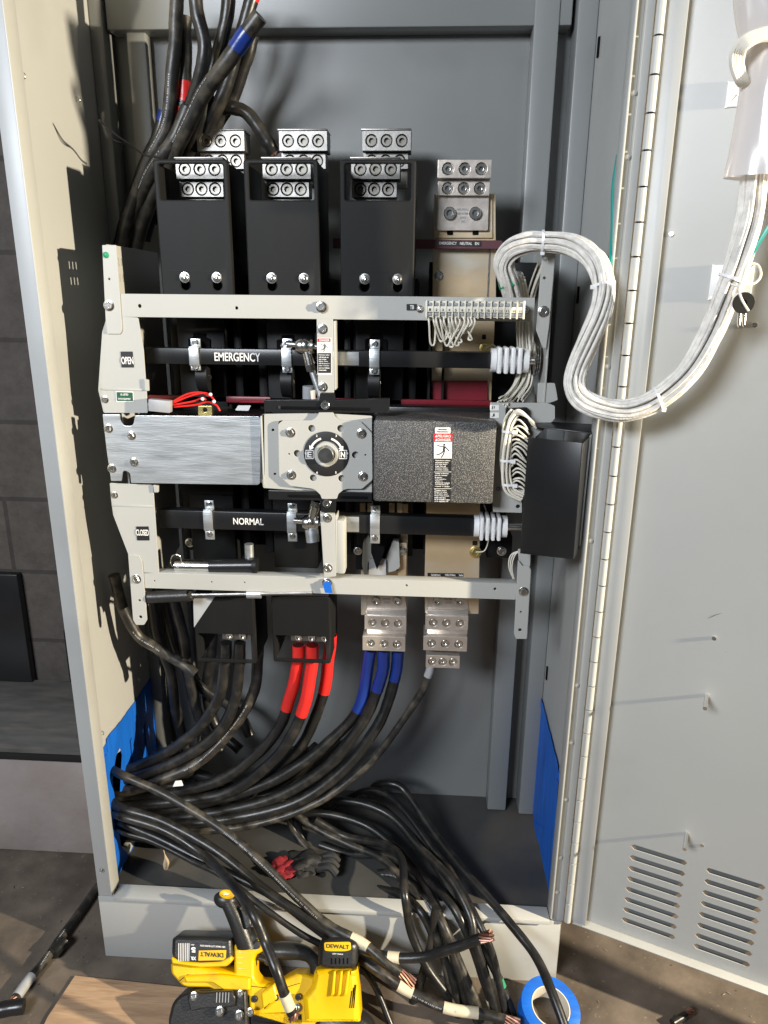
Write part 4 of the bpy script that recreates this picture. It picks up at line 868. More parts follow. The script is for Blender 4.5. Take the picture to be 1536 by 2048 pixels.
MB().tube([at(1462, 568, -.145), at(1478, 572, -.15), at(1486, 555, -.15), at(1495, 530, -.15), at(1515, 530, -.15), at(1522, 550, -.15), at(1510, 566, -.15), at(1485, 572, -.15), at(1478, 580, -.15), at(1484, 600, -.15), at(1497, 622, -.15)], .0016, 7, 6).build('tie_tail', 'wire', ks)

# loose control wires hanging from behind the rail to the panel
cw = thing('control_wires', 'bundle of thin beige control wires running down behind the right post', 'wires', at(1040, 800, .12))
bundle('wire', [at(1040, 560, .10), at(1046, 600, .13), at(1044, 660, .14), at(1046, 720, .14), at(1042, 760, .11), at(1020, 795, .08), at(1005, 805, .06)], .009, 10, .0015, 'wire', cw, 1)
bundle('wire', [at(1085, 525, .08), at(1062, 590, .12), at(1058, 650, .13), at(1062, 720, .13), at(1058, 770, .10), at(1040, 800, .07)], .006, 6, .0014, 'wire', cw, 1)
for k in range(3): MB().tube([at(1044, 1100, .09), at(1030-k*4, 1110, .09), at(1024-k*3, 1135, .09), at(1030, 1165, .1)], .0012, 6, 6).build('wire', 'wire', cw)

# ================================================================== CABLES
NC = 0
def cable(label_, pts, r, m='cable', bands=(), group=None, end=None, name='power_cable', cat='cable'):
    """pts: (px,py,Y) or (px,py,v,axis); bands: (t0,t1,material,partname,extra_r)"""
    P = [at(*p) if not isinstance(p, Vector) else p for p in pts]
    C_ = catmull(P, 8); n = len(C_); ph_ = [random.uniform(0, 6.3) for _ in range(6)]; am = min(.0013, r*.13)
    for i_ in range(n):
        u_ = i_*.16; e_ = min(1, i_/8, (n-1-i_)/6)
        C_[i_] = C_[i_]+Vector((sin(u_*1.3+ph_[0])+.5*sin(u_*3.1+ph_[1]), sin(u_*1.1+ph_[2]), sin(u_*1.7+ph_[4])+.5*sin(u_*2.9+ph_[5])))*am*e_
    base = Vector(min(C_, key=lambda v: v.z)); base = Vector((base.x, base.y, base.z-r))
    t_ = thing(name, label_, cat, base, group)
    MB().tube(C_, r, 14, 0, rad=lambda t: 1+.025*sin(t*40+ph_[3])+.015*sin(t*97)).build('jacket', m, t_, 60)
    if m == 'cable_dusty' and r > .008 and n > 30:
        pb_ = MB()
        for i_ in range(int(n*.35), int(n*.62)):
            tg_ = (C_[i_+1]-C_[i_]).normalized(); f_ = Vector((.0, -.9, .45)); f_ = (f_-tg_*f_.dot(tg_)).normalized(); sd_ = tg_.cross(f_)
            L_ = (C_[i_+1]-C_[i_]).length; u_ = 0
            while u_ < L_-.003:
                w_ = random.uniform(.0008, .0022); h_ = .0013; c0_ = C_[i_]+tg_*u_+f_*(r*1.045+.0002)
                pb_.bm.faces.new([pb_.bm.verts.new(c0_+tg_*a_+sd_*b_) for a_, b_ in ((0, -h_), (w_, -h_), (w_, h_*random.uniform(.2, 1)), (0, h_))]); u_ += w_+random.uniform(.0006, .002)
        pb_.build('printing', 'glass', t_)
    for (t0, t1, bm_, nm_, ex) in bands:
        q = C_[int(t0*(n-1)):max(int(t1*(n-1))+1, int(t0*(n-1))+2)]
        MB().tube(q, r+ex, 14, 0, rad=lambda t: 1+.035*((t*9) % 1)*(r+ex > .009)).build(nm_, bm_, t_, 60)
    if end:
        e = C_[-1]; d = (C_[-1]-C_[-2]).normalized(); ref = d.orthogonal().normalized(); b2 = d.cross(ref); L = end
        b = MB()
        for k in range(13):
            rr = 0 if k == 0 else (r*.42 if k < 5 else r*.76); a = k*2*pi/(4 if k < 5 else 8); 
            q = []
            for j in range(6):
                t2 = j/5; aa = a+t2*1.4; fl = 1+.25*t2*t2*random.uniform(.2, 1.4); q.append(e+d*(L*t2*random.uniform(.97, 1.0)-.003)+(ref*cos(aa)+b2*sin(aa))*rr*fl)
            b.tube(q, r*.23, 6, 0)
        b.build('copper_strands', 'copper', t_)
    return t_
# --- top left group
G1 = 'thick cables hanging in the upper left corner'
R1 = .0112
cable('straight dusty cable dropping leftmost from the top of the cabinet', [(356, -40, .20), (352, 60, .20), (345, 140, .20), (332, 250, .21), (296, 330, .22), (262, 420, .24), (240, 500, .25)], R1, 'cable_dusty', group=G1)
cable('cut off cable end with spiral red tape in the upper left', [(370, 34, .22), (370, 100, .22), (368, 180, .22), (362, 220, .22), (335, 280, .24), (300, 360, .26), (270, 460, .28)], R1, 'cable_dusty', [(.30, .44, 'red', 'red_tape', .0006), (.49, .57, 'red', 'red_tape', .0006)], group=G1)
cable('curved cable with worn jacket right of the red taped end', [(388, -40, .18), (396, 30, .18), (408, 100, .18), (398, 160, .19), (375, 230, .21), (350, 300, .24), (310, 400, .27), (290, 480, .28)], R1, group=G1)
cable('diagonal cable end wrapped with blue tape near the top', [(520, 32, .13), (480, 86, .14), (440, 140, .15), (402, 200, .17), (370, 262, .19), (335, 330, .22), (295, 420, .25), (270, 500, .27)], R1+.0015, 'cable_dusty', [(.10, .18, 'blue', 'blue_tape', .0008)], group=G1)
cable('black cable leaving the top edge left of the red banded one', [(458, -40, .21), (452, 40, .21), (436, 110, .22), (415, 190, .23), (395, 260, .24), (360, 350, .27), (320, 450, .29)], R1, group=G1)
cable('black cable with a red band close to the top edge', [(515, -40, .20), (492, 40, .20), (470, 110, .21), (448, 180, .22), (420, 250, .24), (395, 320, .27), (360, 400, .29)], R1, 'cable', [(.06, .10, 'red', 'red_tape', .0006)], group=G1)
cable('printed black cable falling behind the blue taped one', [(505, 70, .23), (488, 140, .24), (462, 200, .25), (425, 262, .26), (400, 310, .28), (370, 380, .30)], R1, group=G1)
cable('black cable arching over into the rear middle lug', [(420, 205, .25), (450, 212, .245), (485, 222, .24), (515, 250, .24), (535, 285, .245), (548, 305, .25)], R1, group=G1, end=.006)
cable('deep black cable with a dark blue band behind the others', [(330, 225, .28), (312, 280, .28), (285, 340, .29), (255, 430, .30), (235, 500, .31)], R1, 'cable', [(0, .10, 'blue', 'blue_tape', .0006)], group=G1)
cable('black cable with embossed white print above the left cover', [(376, 215, .20), (350, 275, .20), (322, 320, .21), (290, 370, .23), (262, 450, .26), (250, 520, .27)], R1+.001, 'cable_dusty', group=G1)
zt_ = thing('zip_tie', 'long black zip tie with its tail poking over the beige side wall', 'zip tie', at(290, 320, .19))
MB().tube([at(198, 240, .10), at(235, 272, .12), at(262, 290, .15), (at(290, 310, .17)), at(322, 316, .18)], .0016, 6, 8).build('strap', 'blackmetal', zt_)
MB().tube([at(198, 240, .10), at(222, 276, .12), at(250, 288, .15)], .0010, 6, 8).build('tail', 'blackmetal', zt_)
# --- phase cables sweeping out through the left opening
def exitp(py, px=232, y0=None):
    q = at(px, py, WL, 0); return q
R2 = .0116
def sweep(label_, pts, ey, ex_y, bands=(), m='cable', r=R2, group='large cables sweeping out of the left opening'):
    # ey: pixel y where it enters the wall, ex_y: depth at the wall
    z_ = at(ey[0], ey[1], ex_y).z; E = Vector((WL+.012, ex_y, z_)); E2 = Vector((-.018, ex_y, z_+.0))
    return cable(label_, pts+[E, E2], r, m, bands, group)
sweep('left of three black cables below the left lower cover', [(452, 1285, .14), (450, 1330, .14), (440, 1390, .145), (404, 1450, .15), (340, 1500, .15)], (250, 1535), .15)
sweep('middle of three black cables below the left lower cover', [(480, 1285, .14), (478, 1335, .14), (468, 1400, .145), (432, 1468, .145), (360, 1520, .14)], (250, 1555), .135)
sweep('dusty right hand black cable below the left lower cover', [(520, 1230, .20), (516, 1310, .19), (507, 1380, .18), (470, 1452, .16), (400, 1522, .14), (320, 1560, .125)], (250, 1580), .125, m='cable_dusty')
sweep('left red taped cable with a long red sleeve', [(597, 1290, .14), (596, 1330, .14), (582, 1392, .145), (560, 1450, .145), (505, 1515, .145), (420, 1568, .14)], (250, 1598), .15, [(.0, .36, 'red', 'red_tape', .0007)])
sweep('middle red taped cable with the lowest red sleeve end', [(625, 1290, .13), (622, 1340, .13), (612, 1402, .13), (590, 1460, .13), (535, 1530, .13), (440, 1590, .13)], (250, 1612), .13, [(.0, .36, 'red', 'red_tape', .0007)])
sweep('right red taped cable half hidden behind the lower cover', [(662, 1270, .17), (658, 1310, .17), (650, 1378, .17), (628, 1440, .17), (585, 1510, .165), (500, 1575, .16)], (250, 1620), .165, [(.0, .32, 'red', 'red_tape', .0007)], r=.0115)
sweep('left blue taped cable under the exposed lug', [(741, 1300, .17), (734, 1345, .17), (718, 1415, .165), (672, 1470, .16), (600, 1530, .15), (500, 1580, .14)], (250, 1632), .14, [(.0, .32, 'blue', 'blue_tape', .0007)])
sweep('middle blue taped cable under the exposed lug', [(768, 1300, .165), (764, 1340, .165), (748, 1400, .16), (712, 1465, .15), (650, 1535, .14), (540, 1600, .13), (400, 1630, .125)], (250, 1645), .125, [(.0, .22, 'blue', 'blue_tape', .0007)])
sweep('right blue taped cable under the exposed lug', [(796, 1300, .18), (792, 1340, .18), (780, 1395, .175), (750, 1460, .16), (690, 1535, .145), (590, 1605, .125), (440, 1642, .11)], (250, 1655), .11, [(.0, .18, 'blue', 'blue_tape', .0007)], r=.0115)
sweep('thin neutral cable with a grey tape sleeve at its lug', [(862, 1330, .165), (856, 1350, .165), (842, 1385, .165), (800, 1450, .16), (735, 1530, .15), (660, 1590, .135), (560, 1635, .115), (430, 1660, .10)], (255, 1665), .10, [(.0, .135, 'greyt', 'grey_tape', .0006)], 'cable_dusty', r=.0078)
for k, (yy, dd, rr, mm) in enumerate([(1548, .17, .012, 'cable'), (1568, .155, .012, 'cable'), (1590, .17, .012, 'cable'), (1640, .155, .0115, 'cable_dusty'), (1655, .135, .0115, 'cable'), (1672, .125, .011, 'cable'), (1625, .18, .012, 'cable')]):
    sweep('one of the black cables packed deep in the left bundle', [(700-k*22, 1480+k*4, .22), (620-k*20, 1545+k*5, .21), (520-k*15, 1590+k*4, .19), (400-k*6, yy+4+k, dd+.01)], (250, yy), dd, (), mm, rr)
cable('loose cut cable end pointing right below the left bracket', [(228, 1150, .12), (246, 1215, .125), (275, 1270, .13), (318, 1300, .13), (358, 1322, .13), (390, 1348, .125)], .0105, 'cable_dusty', group='loose cables at the lower left')
for k, pts in enumerate([[(300, 1180, .2), (312, 1260, .21), (340, 1340, .22), (352, 1420, .22), (372, 1500, .22), (400, 1560, .2)], [(345, 1190, .22), (368, 1280, .23), (380, 1360, .23), (400, 1440, .23), (440, 1500, .23)], [(330, 1200, .25), (350, 1290, .26), (400, 1370, .26), (470, 1420, .26), (500, 1470, .25)], [(420, 1190, .26), (425, 1290, .27), (415, 1380, .27), (430, 1450, .26), (480, 1500, .24)]]):
    cable('dark cable hanging deep behind the lower left cover', pts, .0115, 'cable', group='dark cables hanging behind the lower left cover')
# --- floor bundle and cut ends
RF = .0085; G3 = 'smaller cables trailing out over the plinth'
cable('dusty cable crossing from the left opening down to a cream tagged stub', [Vector((-.015, .13, .36)), (238, 1548, .07), (330, 1590, .05), (440, 1655, .02), (520, 1722, -.01), (600, 1800, -.04), (660, 1852, -.06), (726, 1888, -.08), (765, 1918, -.10), (800, 1945, -.11)], RF, 'cable_dusty', [(.74, .81, 'cream', 'cream_label', .0008)], G3, .035)
cable('black cable curving right to a raised bare copper end', [Vector((-.015, .12, .31)), (232, 1612, .06), (330, 1645, .04), (430, 1700, .01), (528, 1776, -.03), (593, 1824, -.05), (674, 1874, -.07), (755, 1908, -.09), (840, 1914, -.10), (900, 1898, -.11), (962, 1877, -.12)], RF+.0006, 'cable', [(.73, .76, 'cream', 'cream_label', .001)], G3, .026)
cable('black cable in front of the saw ending in a short stripped stub', [Vector((-.015, .115, .28)), (234, 1630, .05), (330, 1662, .03), (410, 1712, .0), (462, 1765, -.08), (500, 1818, -.17), (530, 1885, -.20), (556, 1952, -.235), (584, 2026, -.25)], RF, 'cable', [(.94, .985, 'cream', 'cream_label', .0008)], G3, .012)
cable('black cable lying at the bottom with cream tags and copper end', [(700, 1900, -.05), (758, 1945, -.08), (804, 1975, -.09), (850, 1998, -.10), (910, 2019, -.11), (970, 2030, -.115), (1010, 2040, -.12)], RF+.0008, 'cable_dusty', [(.33, .42, 'cream', 'cream_label', .0008), (.62, .80, 'cream', 'cream_label', .0008)], G3, .03)
cable('black cable diving under the dusty crossing cable', [Vector((-.015, .13, .27)), (236, 1640, .07), (330, 1680, .05), (430, 1735, .02), (540, 1790, -.02), (640, 1862, -.045), (720, 1912, -.05), (758, 1945, -.07)], RF, 'cable', (), G3)
cable('long right hand cable passing over the blue tape roll', [(735, 1590, .26), (755, 1570, .26), (785, 1566, .25), (815, 1590, .23), (870, 1670, .15), (940, 1752, .06), (1010, 1835, -.02), (1065, 1905, -.08), (1105, 1985, -.15), (1135, 2070, -.20)], RF, 'cable', (), G3)
cable('glossy cable arching in front on the cabinet floor', [(600, 1606, .22), (660, 1600, .21), (730, 1608, .19), (790, 1640, .16), (845, 1700, .10), (905, 1762, .03), (938, 1830, -.02), (952, 1890, -.05), (975, 1960, -.07), (1000, 2060, -.10)], RF, 'cable', (), G3)
cable('second black cable below the glossy arching one', [(600, 1628, .20), (670, 1630, .19), (740, 1655, .17), (800, 1705, .12), (850, 1770, .05), (880, 1840, -.02), (905, 1910, -.05), (930, 1985, -.07), (945, 2070, -.09)], RF, 'cable', (), G3)
cable('black cable hanging in an S over the plinth lip', [(630, 1640, .18), (690, 1672, .17), (770, 1690, .13), (803, 1720, .07), (808, 1790, -.02), (822, 1860, -.03), (850, 1925, -.05), (890, 1985, -.07), (925, 2050, -.09)], RF, 'cable', (), G3)
cable('black cable looping low across the floor pan', [(575, 1625, .20), (590, 1665, .19), (640, 1715, .15), (720, 1745, .12), (790, 1752, .09), (850, 1795, .03), (888, 1850, -.03), (915, 1920, -.05), (950, 2000, -.08), (965, 2070, -.1)], RF, 'cable_dusty', (), G3)
cable('black cable with a cream tag near the bottom edge', [(640, 1690, .17), (700, 1708, .15), (780, 1712, .12), (850, 1760, .06), (910, 1820, -.01), (945, 1890, -.04), (968, 1960, -.06), (985, 2020, -.08), (995, 2070, -.09)], RF, 'cable', [(.83, .93, 'cream', 'cream_label', .0008)], G3)
cable('black cable with a green tape band near the bottom edge', [(720, 1600, .24), (770, 1620, .20), (850, 1700, .12), (900, 1780, .04), (950, 1870, -.03), (985, 1930, -.05), (1005, 1975, -.06), (1035, 2050, -.09)], RF, 'cable', [(.81, .86, 'green', 'green_tape', .0010)], G3)
cable('short black cable leaning left across the plinth', [(872, 1815, -.022), (862, 1880, -.03), (845, 1950, -.05), (828, 2000, -.06), (815, 2060, -.09)], RF, 'cable', (), G3)
cable('black cable along the rear of the floor pan', [(560, 1600, .27), (640, 1612, .27), (700, 1640, .26), (760, 1670, .22), (820, 1740, .13), (870, 1800, .04), (895, 1870, -.03), (925, 1950, -.06), (960, 2060, -.1)], RF, 'cable', (), G3)
cable('black cable bowing low in the middle of the floor pan', [(590, 1640, .2), (612, 1690, .18), (660, 1735, .13), (730, 1770, .08), (800, 1790, .04), (840, 1822, -.01), (872, 1880, -.03), (905, 1960, -.06), (925, 2070, -.09)], RF, 'cable', (), G3)
cable('thin black cable looping highest behind the others', [(660, 1618, .25), (720, 1585, .25), (760, 1582, .24), (800, 1612, .2), (860, 1690, .12), (900, 1740, .07), (960, 1850, -.03), (990, 1930, -.06), (1020, 2070, -.1)], .0068, 'cable', (), G3)
cable('worn cable running under the bundle to the bottom edge', [(560, 1600, .2), (620, 1650, .18), (700, 1690, .15), (770, 1722, .11), (830, 1790, .04), (865, 1850, -.02), (890, 1930, -.05), (915, 2070, -.09)], .0078, 'cable_dusty', (), G3)
cable('thin dark cable lying against the left front of the floor pan', [Vector((-.015, .12, .25)), (240, 1660, .06), (300, 1680, .05), (380, 1720, .02), (440, 1750, -.01), (520, 1810, -.04), (600, 1866, -.055), (690, 1912, -.06), (745, 1965, -.07), (790, 2070, -.12)], .006, 'cable', (), G3)
db = MB(); random.seed(11)
for k in range(340):
    x, y = random.choice([(random.uniform(-.6, .25), random.uniform(-.35, .2)), (random.uniform(.85, 1.5), random.uniform(-.35, .15)), (random.uniform(.0, 1.1), random.uniform(-.3, -.02))])
    if 0 < x < .92 and y > -.01: continue
    a = random.uniform(0, 6.3); L = random.choice([.0008, .0012, .002, .0032]); c_ = Vector((x, y, .0012)); d_ = Vector((cos(a), sin(a), 0))*L
    db.tube([c_-d_, c_+Vector((0, 0, .0004)), c_+d_], random.uniform(.0004, .0009), 5, 0)
tag(db.build('debris', 'grit'), 'fine grit and clippings scattered over the concrete floor', 'debris', kind='stuff')
# left outside rod and odds on the floor
rd = cable('grey cable lying on the concrete left of the cabinet with frayed silver end', [(196, 1772, .012, 2), (150, 1838, .012, 2), (95, 1912, .012, 2), (60, 1958, .012, 2), (30, 1998, .012, 2)], .009, 'cable_dusty', [(.72, .99, 'greyt', 'tape_wrap', .0008)], None, .02)
t = cable('short dark pipe offcut on the floor left of the cabinet', [(128, 1883, .016, 2), (105, 1908, .016, 2)], .013, 'blackmetal', (), None, None, 'pipe_offcut', 'pipe')
t = cable('dark pipe offcut at the bottom left edge of the floor', [(48, 2012, .016, 2), (0, 2020, .016, 2)], .014, 'blackmetal', (), None, None, 'pipe_offcut', 'pipe')
t = cable('small bare copper cable offcut on the floor right of the tape roll', [(1345, 2046, .012, 2), (1372, 2030, .012, 2)], .007, 'cable', (), None, .02, 'cable_offcut', 'cable offcut')
# ================================================================== small things inside
sd = thing('screwdriver', 'long screwdriver with black handle lying along the underside of the lower rail', 'screwdriver', at(400, 1190, .06))
MB().tube([at(297, 1194, .075), at(310, 1194, .075), at(372, 1191, .072), at(378, 1190, .072)], .0115, 14, 4, rad=lambda t: 1 if t < .85 else 1-(t-.85)*3).build('handle', 'rubber', sd)
MB().cyl(at(378, 1190, .072), at(625, 1186, .068), .0034, 10).build('shank', 'steel', sd); MB().cyl(at(494, 1189, .070), at(522, 1189, .070), .0072, 10).build('collar', 'zinc', sd)
oh = thing('operating_handle', 'short steel tube handle with pull ring on the lower rail', 'handle', at(430, 1145, .10))
a = at(352, 1131, .09); b_ = at(420, 1132, .09); c_ = at(508, 1131, .09)
MB().cyl(a, b_, .0120, 22).build('steel_tube', 'steel', oh); MB().cyl(b_, c_, .0132, 22).build('black_tube', 'blackmetal', oh); MB().cyl(c_-Vector((.002, 0, 0)), c_+Vector((.006, 0, 0)), .0150, 22).build('end_cap', 'black', oh)
MB().tube([at(354+11*cos(k*pi/8)*1.0-2, 1122+13*sin(k*pi/8), .078+.003*sin(k)) for k in range(17)], .0010, 6, 3).build('pull_ring', 'steel', oh)
MB().cyl(at(499, 1120, .10), at(498, 1088, .10), .0082, 14).build('cross_tube', 'zinc', oh)
rt_ = plate('paint_tape_tab', [(645, 1166), (660, 1163), (665, 1186), (650, 1186)], YR-.010, .001, 'masking', None, r=.001, bev=.0002)
tag(rt_, 'scrap of blue tape stuck on the bolt of the lower rail', 'tape')
gl = thing('work_gloves', 'crumpled black and red work glove lying on the cabinet floor', 'glove', at(580, 1755, FZ-.015, 2))
def blob(name, c, sc, m, parent, amp=.25, seed=1):
    random.seed(seed); b = MB(); bmesh.ops.create_icosphere(b.bm, subdivisions=4, radius=1)
    from mathutils import noise as nz
    for v in b.bm.verts:
        n_ = nz.noise(v.co*1.8+Vector((seed, 0, 0)))+.5*nz.noise(v.co*4.5+Vector((0, seed, 0))); v.co = v.co*(1+amp*n_*1.6); v.co = Vector(c)+Vector((v.co.x*sc[0], v.co.y*sc[1], max(v.co.z, -.4)*sc[2]))
    b.build(name, m, parent, 80)
q = at(590, 1735, FZ-.010, 2); blob('palm', q+Vector((.02, 0, .012)), (.040, .028, .014), 'ragd', gl, .35, 3); blob('cuff', q+Vector((-.02, -.008, .008)), (.028, .022, .011), 'rag', gl, .4, 5)
for k in range(3): MB().tube([q+Vector((.05, -.01+.014*k, .01)), q+Vector((.075, -.015+.016*k, .02)), q+Vector((.09, -.02+.016*k, .008))], .0085, 8, 5).build('finger', 'ragd', gl)
tw_ = thing('torn_paper', 'thin twisted tan paper strip standing near the left wall on the cabinet floor', 'paper', at(332, 1735, FZ-.015, 2))
bm = MB(); q = at(332, 1738, FZ-.018, 2); bm.tube([q, q+Vector((.002, .0, .025)), q+Vector((-.003, .004, .05)), q+Vector((.004, .004, .062))], .006, 6, 6, rad=lambda t: .6+.5*sin(9*t)); bm.build('strip', 'tissue', tw_)
ch_ = thing('white_offcut', 'small white plastic offcut resting among the black cables', 'offcut', at(355, 1568, .09))
plate('chip', [(345, 1574), (350, 1563), (362, 1562), (366, 1572)], .09, .003, 'nylon', ch_, r=.001)

# ================================================================== TAPE ROLL
tr = thing('tape_roll', 'roll of blue painters tape standing on the floor under a black cable', 'tape roll', (.893, -.075, 0))
c = at(1094, 2022, .02, 2); c.z = 0; ax = Vector((.12, -.22, .97)).normalized()
Rr = .5*(1152-1036)*mpp(c.y, 2000); b = MB(); c0 = c+Vector((0, 0, .006))
b.lathe(c0, ax, [(0, Rr*.66), (0, Rr), (.036, Rr), (.0366, Rr-.001), (.0366, Rr*.67)], 64); b.build('tape', 'masking', tr)
b = MB(); b.lathe(c0, ax, [(.0, Rr*.655), (.0372, Rr*.655), (.0372, Rr*.62), (.0, Rr*.62), (.0, Rr*.655)], 64); b.build('core', 'core', tr)

# ================================================================== CARDBOARD
cbd = [at(150, 1952, .004, 2), at(700, 2010, .004, 2), at(760, 2090, .004, 2), at(60, 2110, .004, 2), at(95, 2035, .004, 2)]
pl('cardboard_sheet', [(p.x, p.y) for p in cbd], [], .001, .0045, 'card', None, r=.002, side='z'); o = bpy.data.objects['cardboard_sheet']; tag(o, 'flat torn corrugated cardboard sheet under the saw on the floor', 'cardboard')
cb2 = [at(95, 2035, .008, 2), at(160, 1985, .008, 2), at(125, 2060, .008, 2), at(60, 2080, .008, 2)]

# ================================================================== BAND SAW
YS = -.185
bs = thing('band_saw', 'yellow and black cordless band saw on cardboard in front of the plinth', 'band saw', at(540, 2040, YS))
def sp(name, pts, y0, th, m, parent=None, holes=(), r=.004, bev=.004): return plate(name, pts, YS+y0, th, m, parent or bs, holes=holes, r=r, bev=bev, ang=60)
body = sp('body', [(340, 1930), (345, 1926), (468, 1946, .002), (466, 1892, .003), (474, 1887), (492, 1894), (504, 1884), (516, 1878), (527, 1884), (533, 1899), (512, 1911), (508, 1920), (508, 1956, .008), (518, 1968), (552, 1971), (572, 1958), (590, 1949), (612, 1949), (625, 1955), (716, 1955), (718, 2010), (716, 2060), (600, 2060), (500, 2046), (496, 1992), (440, 1990), (420, 1976), (366, 1975, .01), (342, 1948)], .0, .050, 'yellow', bev=.005)
plate('lock_button', [(503, 1896, .004), (514, 1884, .004), (521, 1890), (518, 1900), (508, 1903)], YS-.004, .006, 'rubber', body, r=.002)
plate('seam', [(358, 1962), (374, 1949), (460, 1953), (460, 1954), (375, 1950.2), (359, 1963)], YS-.0004, .001, 'dark', body, r=0, bev=.0001)
plate('seam', [(470, 1958), (500, 1972), (560, 1978), (600, 1966), (600, 1967.2), (560, 1979.4), (500, 1973.4), (470, 1959)], YS-.0004, .001, 'dark', body, r=0, bev=.0001)
for k in range(4): plate('rib_line', [(474, 1904+k*11), (492, 1905+k*11), (492, 1906.2+k*11), (474, 1905.2+k*11)], YS-.0006, .001, 'brass', body, r=0, bev=.0001)
sp('body_rib', [(520, 1994), (548, 1975), (556, 2006), (524, 2030)], -.010, .02, 'yellow', body, bev=.004)
sp('body_rib', [(365, 1958), (440, 1955), (500, 1962), (500, 1988), (445, 1986), (424, 1972), (370, 1972)], -.008, .02, 'yellow', body, bev=.004)
for a, b_ in [(508, 1999), (552, 1999), (596, 1998)]: bolt(a, b_, YS-.002 if a < 520 else YS-.006, .0055, body, 'socket', 'rubber', 'screw')
# battery: black top with label
bt = sp('battery', [(342, 1888), (350, 1882), (440, 1884), (462, 1888), (464, 1924), (458, 1942), (400, 1940), (346, 1928), (341, 1918)], -.012, .060, 'rubber', bev=.007)
sp('battery_shell', [(341, 1924), (360, 1934), (400, 1936), (440, 1934), (462, 1922), (463, 1934), (452, 1944), (400, 1946), (342, 1938)], -.014, .064, 'yellow', bt, bev=.003)
YL = YS-.0125
lb_ = plate('battery_label', [(380, 1896), (457, 1898), (456, 1926), (448, 1930), (380, 1932)], YL, .0008, 'ink', bt, r=.001, bev=.0002)
l2 = plate('logo_panel', [(397, 1911), (452, 1910), (451, 1926), (446, 1930), (396, 1931)], YL-.0006, .0006, 'yellow', lb_, r=.0005, bev=.0001)
text('DEWALT', 423, 1919, YL-.0008, 48, 12, 'ink', l2, rot=pi, bold=.018)
text('5', 386.5, 1909, YL-.0003, 9, 14, 'white', lb_, rot=pi, bold=.05); text('XR', 386.5, 1926, YL-.0003, 11, 9, 'white', lb_, rot=pi, bold=.04); text('AH', 385, 1899, YL-.0003, 7, 3.5, 'white', lb_, rot=pi)
text('20V MAX LITHIUM ION', 425, 1902, YL-.0003, 52, 4.5, 'white', lb_, rot=pi)
for k in range(6): plate('label_stripe', [(356+k*3.4, 1896), (357.2+k*3.4, 1896), (357+k*3.4, 1932), (355.8+k*3.4, 1932)], YL-.0004, .0006, 'white', bt, r=0, bev=.0001)
plate('label_stripe', [(375, 1896), (379, 1896), (378, 1932), (373, 1932)], YL-.0004, .0006, 'glass', bt, r=0, bev=.0001)
# main handle
def Z(px, py, dy=0): return at(px, py, YS+dy)
MB().tube([Z(528, 1889, .025), Z(545, 1884, .025), Z(575, 1883, .025), Z(606, 1887, .025), Z(628, 1902, .025), Z(634, 1925, .025), Z(628, 1956, .025)], .0125, 16, 8, rad=lambda t: (1.15+.45*sin(pi*min(1, t/.62)))*(1-.35*max(0, t-.55)/.45)).build('handle', 'rubber', bs, 60)
for k in range(9): plate('grip_rib', [(561+k*4, 1889), (562.5+k*4, 1889), (563.5+k*4, 1902), (562+k*4, 1902)], YS+.0085, .002, 'black', bs, r=0, bev=.0002)
MB().tube([Z(519, 1908, .012), Z(530, 1912, .01), Z(538, 1922, .01)], .0045, 10, 5).build('trigger', 'rubber', bs, 60)
# auxiliary front handle with yellow cap
MB().tube([Z(455, 1806, -.005), Z(468, 1830, -.003), Z(482, 1860, .0), Z(494, 1890, .005)], .0145, 18, 8, rad=lambda t: .95+.25*t).build('auxiliary_handle', 'rubber', bs, 60)
b = MB(); b.sphere(Z(450, 1804, -.005), .0195, (1, .7, .95)); h_ = b.build('handle_knob', 'rubber', bs, 80)
b = MB(); c = Z(453, 1803, -.019); b.lathe(c, (0, -1, 0), [(0, .012), (.002, .012), (.003, .011), (.003, 0)], 28)
for v in b.bm.verts: v.co.x = c.x+(v.co.x-c.x)*1.05; v.co.z = c.z+(v.co.z-c.z)*.8
b.build('knob_cap', 'yellow', h_, 60)
MB().box(c.x-.0065, c.x+.0065, c.y-.0045, c.y-.0028, c.z-.0012, c.z+.0012, .0004, Matrix.Translation(c) @ Matrix.Rotation(-.35, 4, 'Y') @ Matrix.Translation(-c)).build('cap_slot', 'brass', h_)
sp('grip_panel', [(478, 1826), (500, 1850), (502, 1866), (494, 1874), (488, 1870)], -.018, .012, 'rubber', bev=.003)
sp('handle_base', [(478, 1862), (500, 1866), (518, 1880), (506, 1896), (478, 1884)], -.004, .04, 'rubber', bev=.005)
# motor tower on the right
mc = Z(676, 1905, .03); 
sp('motor_cap', [(636, 1908, .008), (640, 1898, .01), (660, 1894, .006), (696, 1894, .006), (712, 1902, .01), (715, 1912), (713, 1946), (706, 1955), (650, 1955), (633, 1946)], -.020, .060, 'rubber', bev=.009)
l = sp('logo_plate', [(647, 1901, .004), (700, 1900, .004), (702, 1916, .004), (690, 1919), (660, 1919), (648, 1918, .004)], -.0212, .002, 'yellow', bev=.0006, r=.003)
text('DEWALT', 675, 1909, YS-.0212, 46, 10.5, 'ink', l, bold=.018); text('20V MAX', 675, 1923, YS-.0200, 22, 3.5, 'white', l)
for k in range(5): plate('vent_slot', [(661+k*8, 1932), (664+k*8, 1932), (664+k*8, 1944), (661+k*8, 1944)], YS-.0206, .002, 'dark', bs, r=0, bev=.0002)
sp('motor_housing', [(628, 1956), (648, 1953), (706, 1957), (713, 1953), (716, 2000), (720, 2060), (608, 2060), (604, 2010), (620, 1990)], -.018, .070, 'yellow', bev=.010)
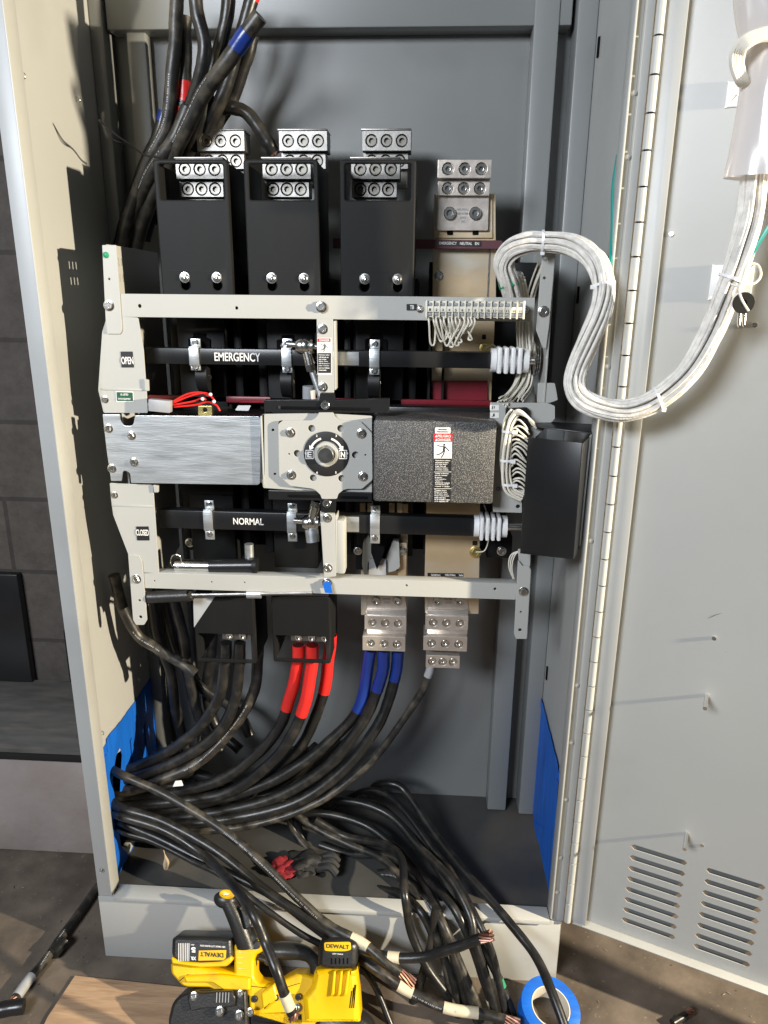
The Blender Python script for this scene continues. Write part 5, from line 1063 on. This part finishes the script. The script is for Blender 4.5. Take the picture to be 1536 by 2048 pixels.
for k in range(3): sp('housing_rib', [(664+k*14, 1960), (671+k*14, 1960), (668+k*13, 2008), (658+k*13, 2012)], -.023, .012, 'yellow', bev=.003)
for k in range(3): plate('vent_slot', [(702+k*4, 1996-k*6), (704+k*4, 1995-k*6), (700+k*4, 2030), (698+k*4, 2030)], YS-.0186, .002, 'dark', bs, r=0, bev=.0002)
b = MB(); c = Z(690, 2050, .02); b.lathe(c, (0, -1, 0), [(-.02, .056), (.02, .056), (.026, .050), (.026, 0)], 40); b.build('wheel_guard', 'rubber', bs, 60)
# blade guard lower left
sp('blade_guard', [(335, 2048), (342, 2018, .01), (358, 1998, .015), (390, 1990, .01), (492, 1990), (496, 2070), (335, 2070)], -.012, .05, 'rubber', bev=.006)
sp('guard_arm', [(372, 2012, .008), (385, 1998, .008), (400, 2002), (462, 1998), (470, 2010), (468, 2030), (400, 2034), (380, 2040, .008)], -.022, .012, 'rubber', bev=.003)
for k in range(5): plate('guard_rib', [(432+k*6, 2002), (433.5+k*6, 2002), (432.5+k*6, 2022), (431+k*6, 2022)], YS-.0232, .0016, 'glass', bs, r=0, bev=.0002)
for a, b_, r_ in [(387, 2008, .0055), (439, 2038, .006), (480, 2003, .0045), (500, 2040, .005), (478, 2046, .006)]: bolt(a, b_, YS-.022, r_, bs, 'hex', 'steel', 'screw')
sp('blade_shoe', [(500, 2025), (580, 2022), (606, 2026), (606, 2060), (500, 2060)], .0, .04, 'black', bev=.002)
bolt(593, 2020, YS-.006, .006, bs, 'pan', 'steel', 'screw')

# the saw leans back against the cables: carry every piece from the upright plane onto the leaning one
TL = radians(35); nS = Vector((0, -cos(TL), sin(TL))); pS = Vector((0, YS, 0)); cC = Vector((CX, CY, CZ))
def lean(p):
    d = Vector((p.x, YS, p.z))-cC; k = (pS-cC).dot(nS)/d.dot(nS); return cC+d*k-nS*(p.y-YS)
def leanall(o):
    L = LOC[o.name] if o.name in LOC else LOC['band_saw']
    for c_ in o.children:
        if c_.data.users > 1 or c_.location.length > 1e-5:
            c_.location = lean(c_.location+Lb)-Lb; c_.rotation_euler = (-TL, 0, 0)
        else:
            for v in c_.data.vertices: v.co = lean(v.co+Lb)-Lb
        leanall(c_)
Lb = LOC['band_saw'].copy(); leanall(bs)
print('objects', len(bpy.data.objects))
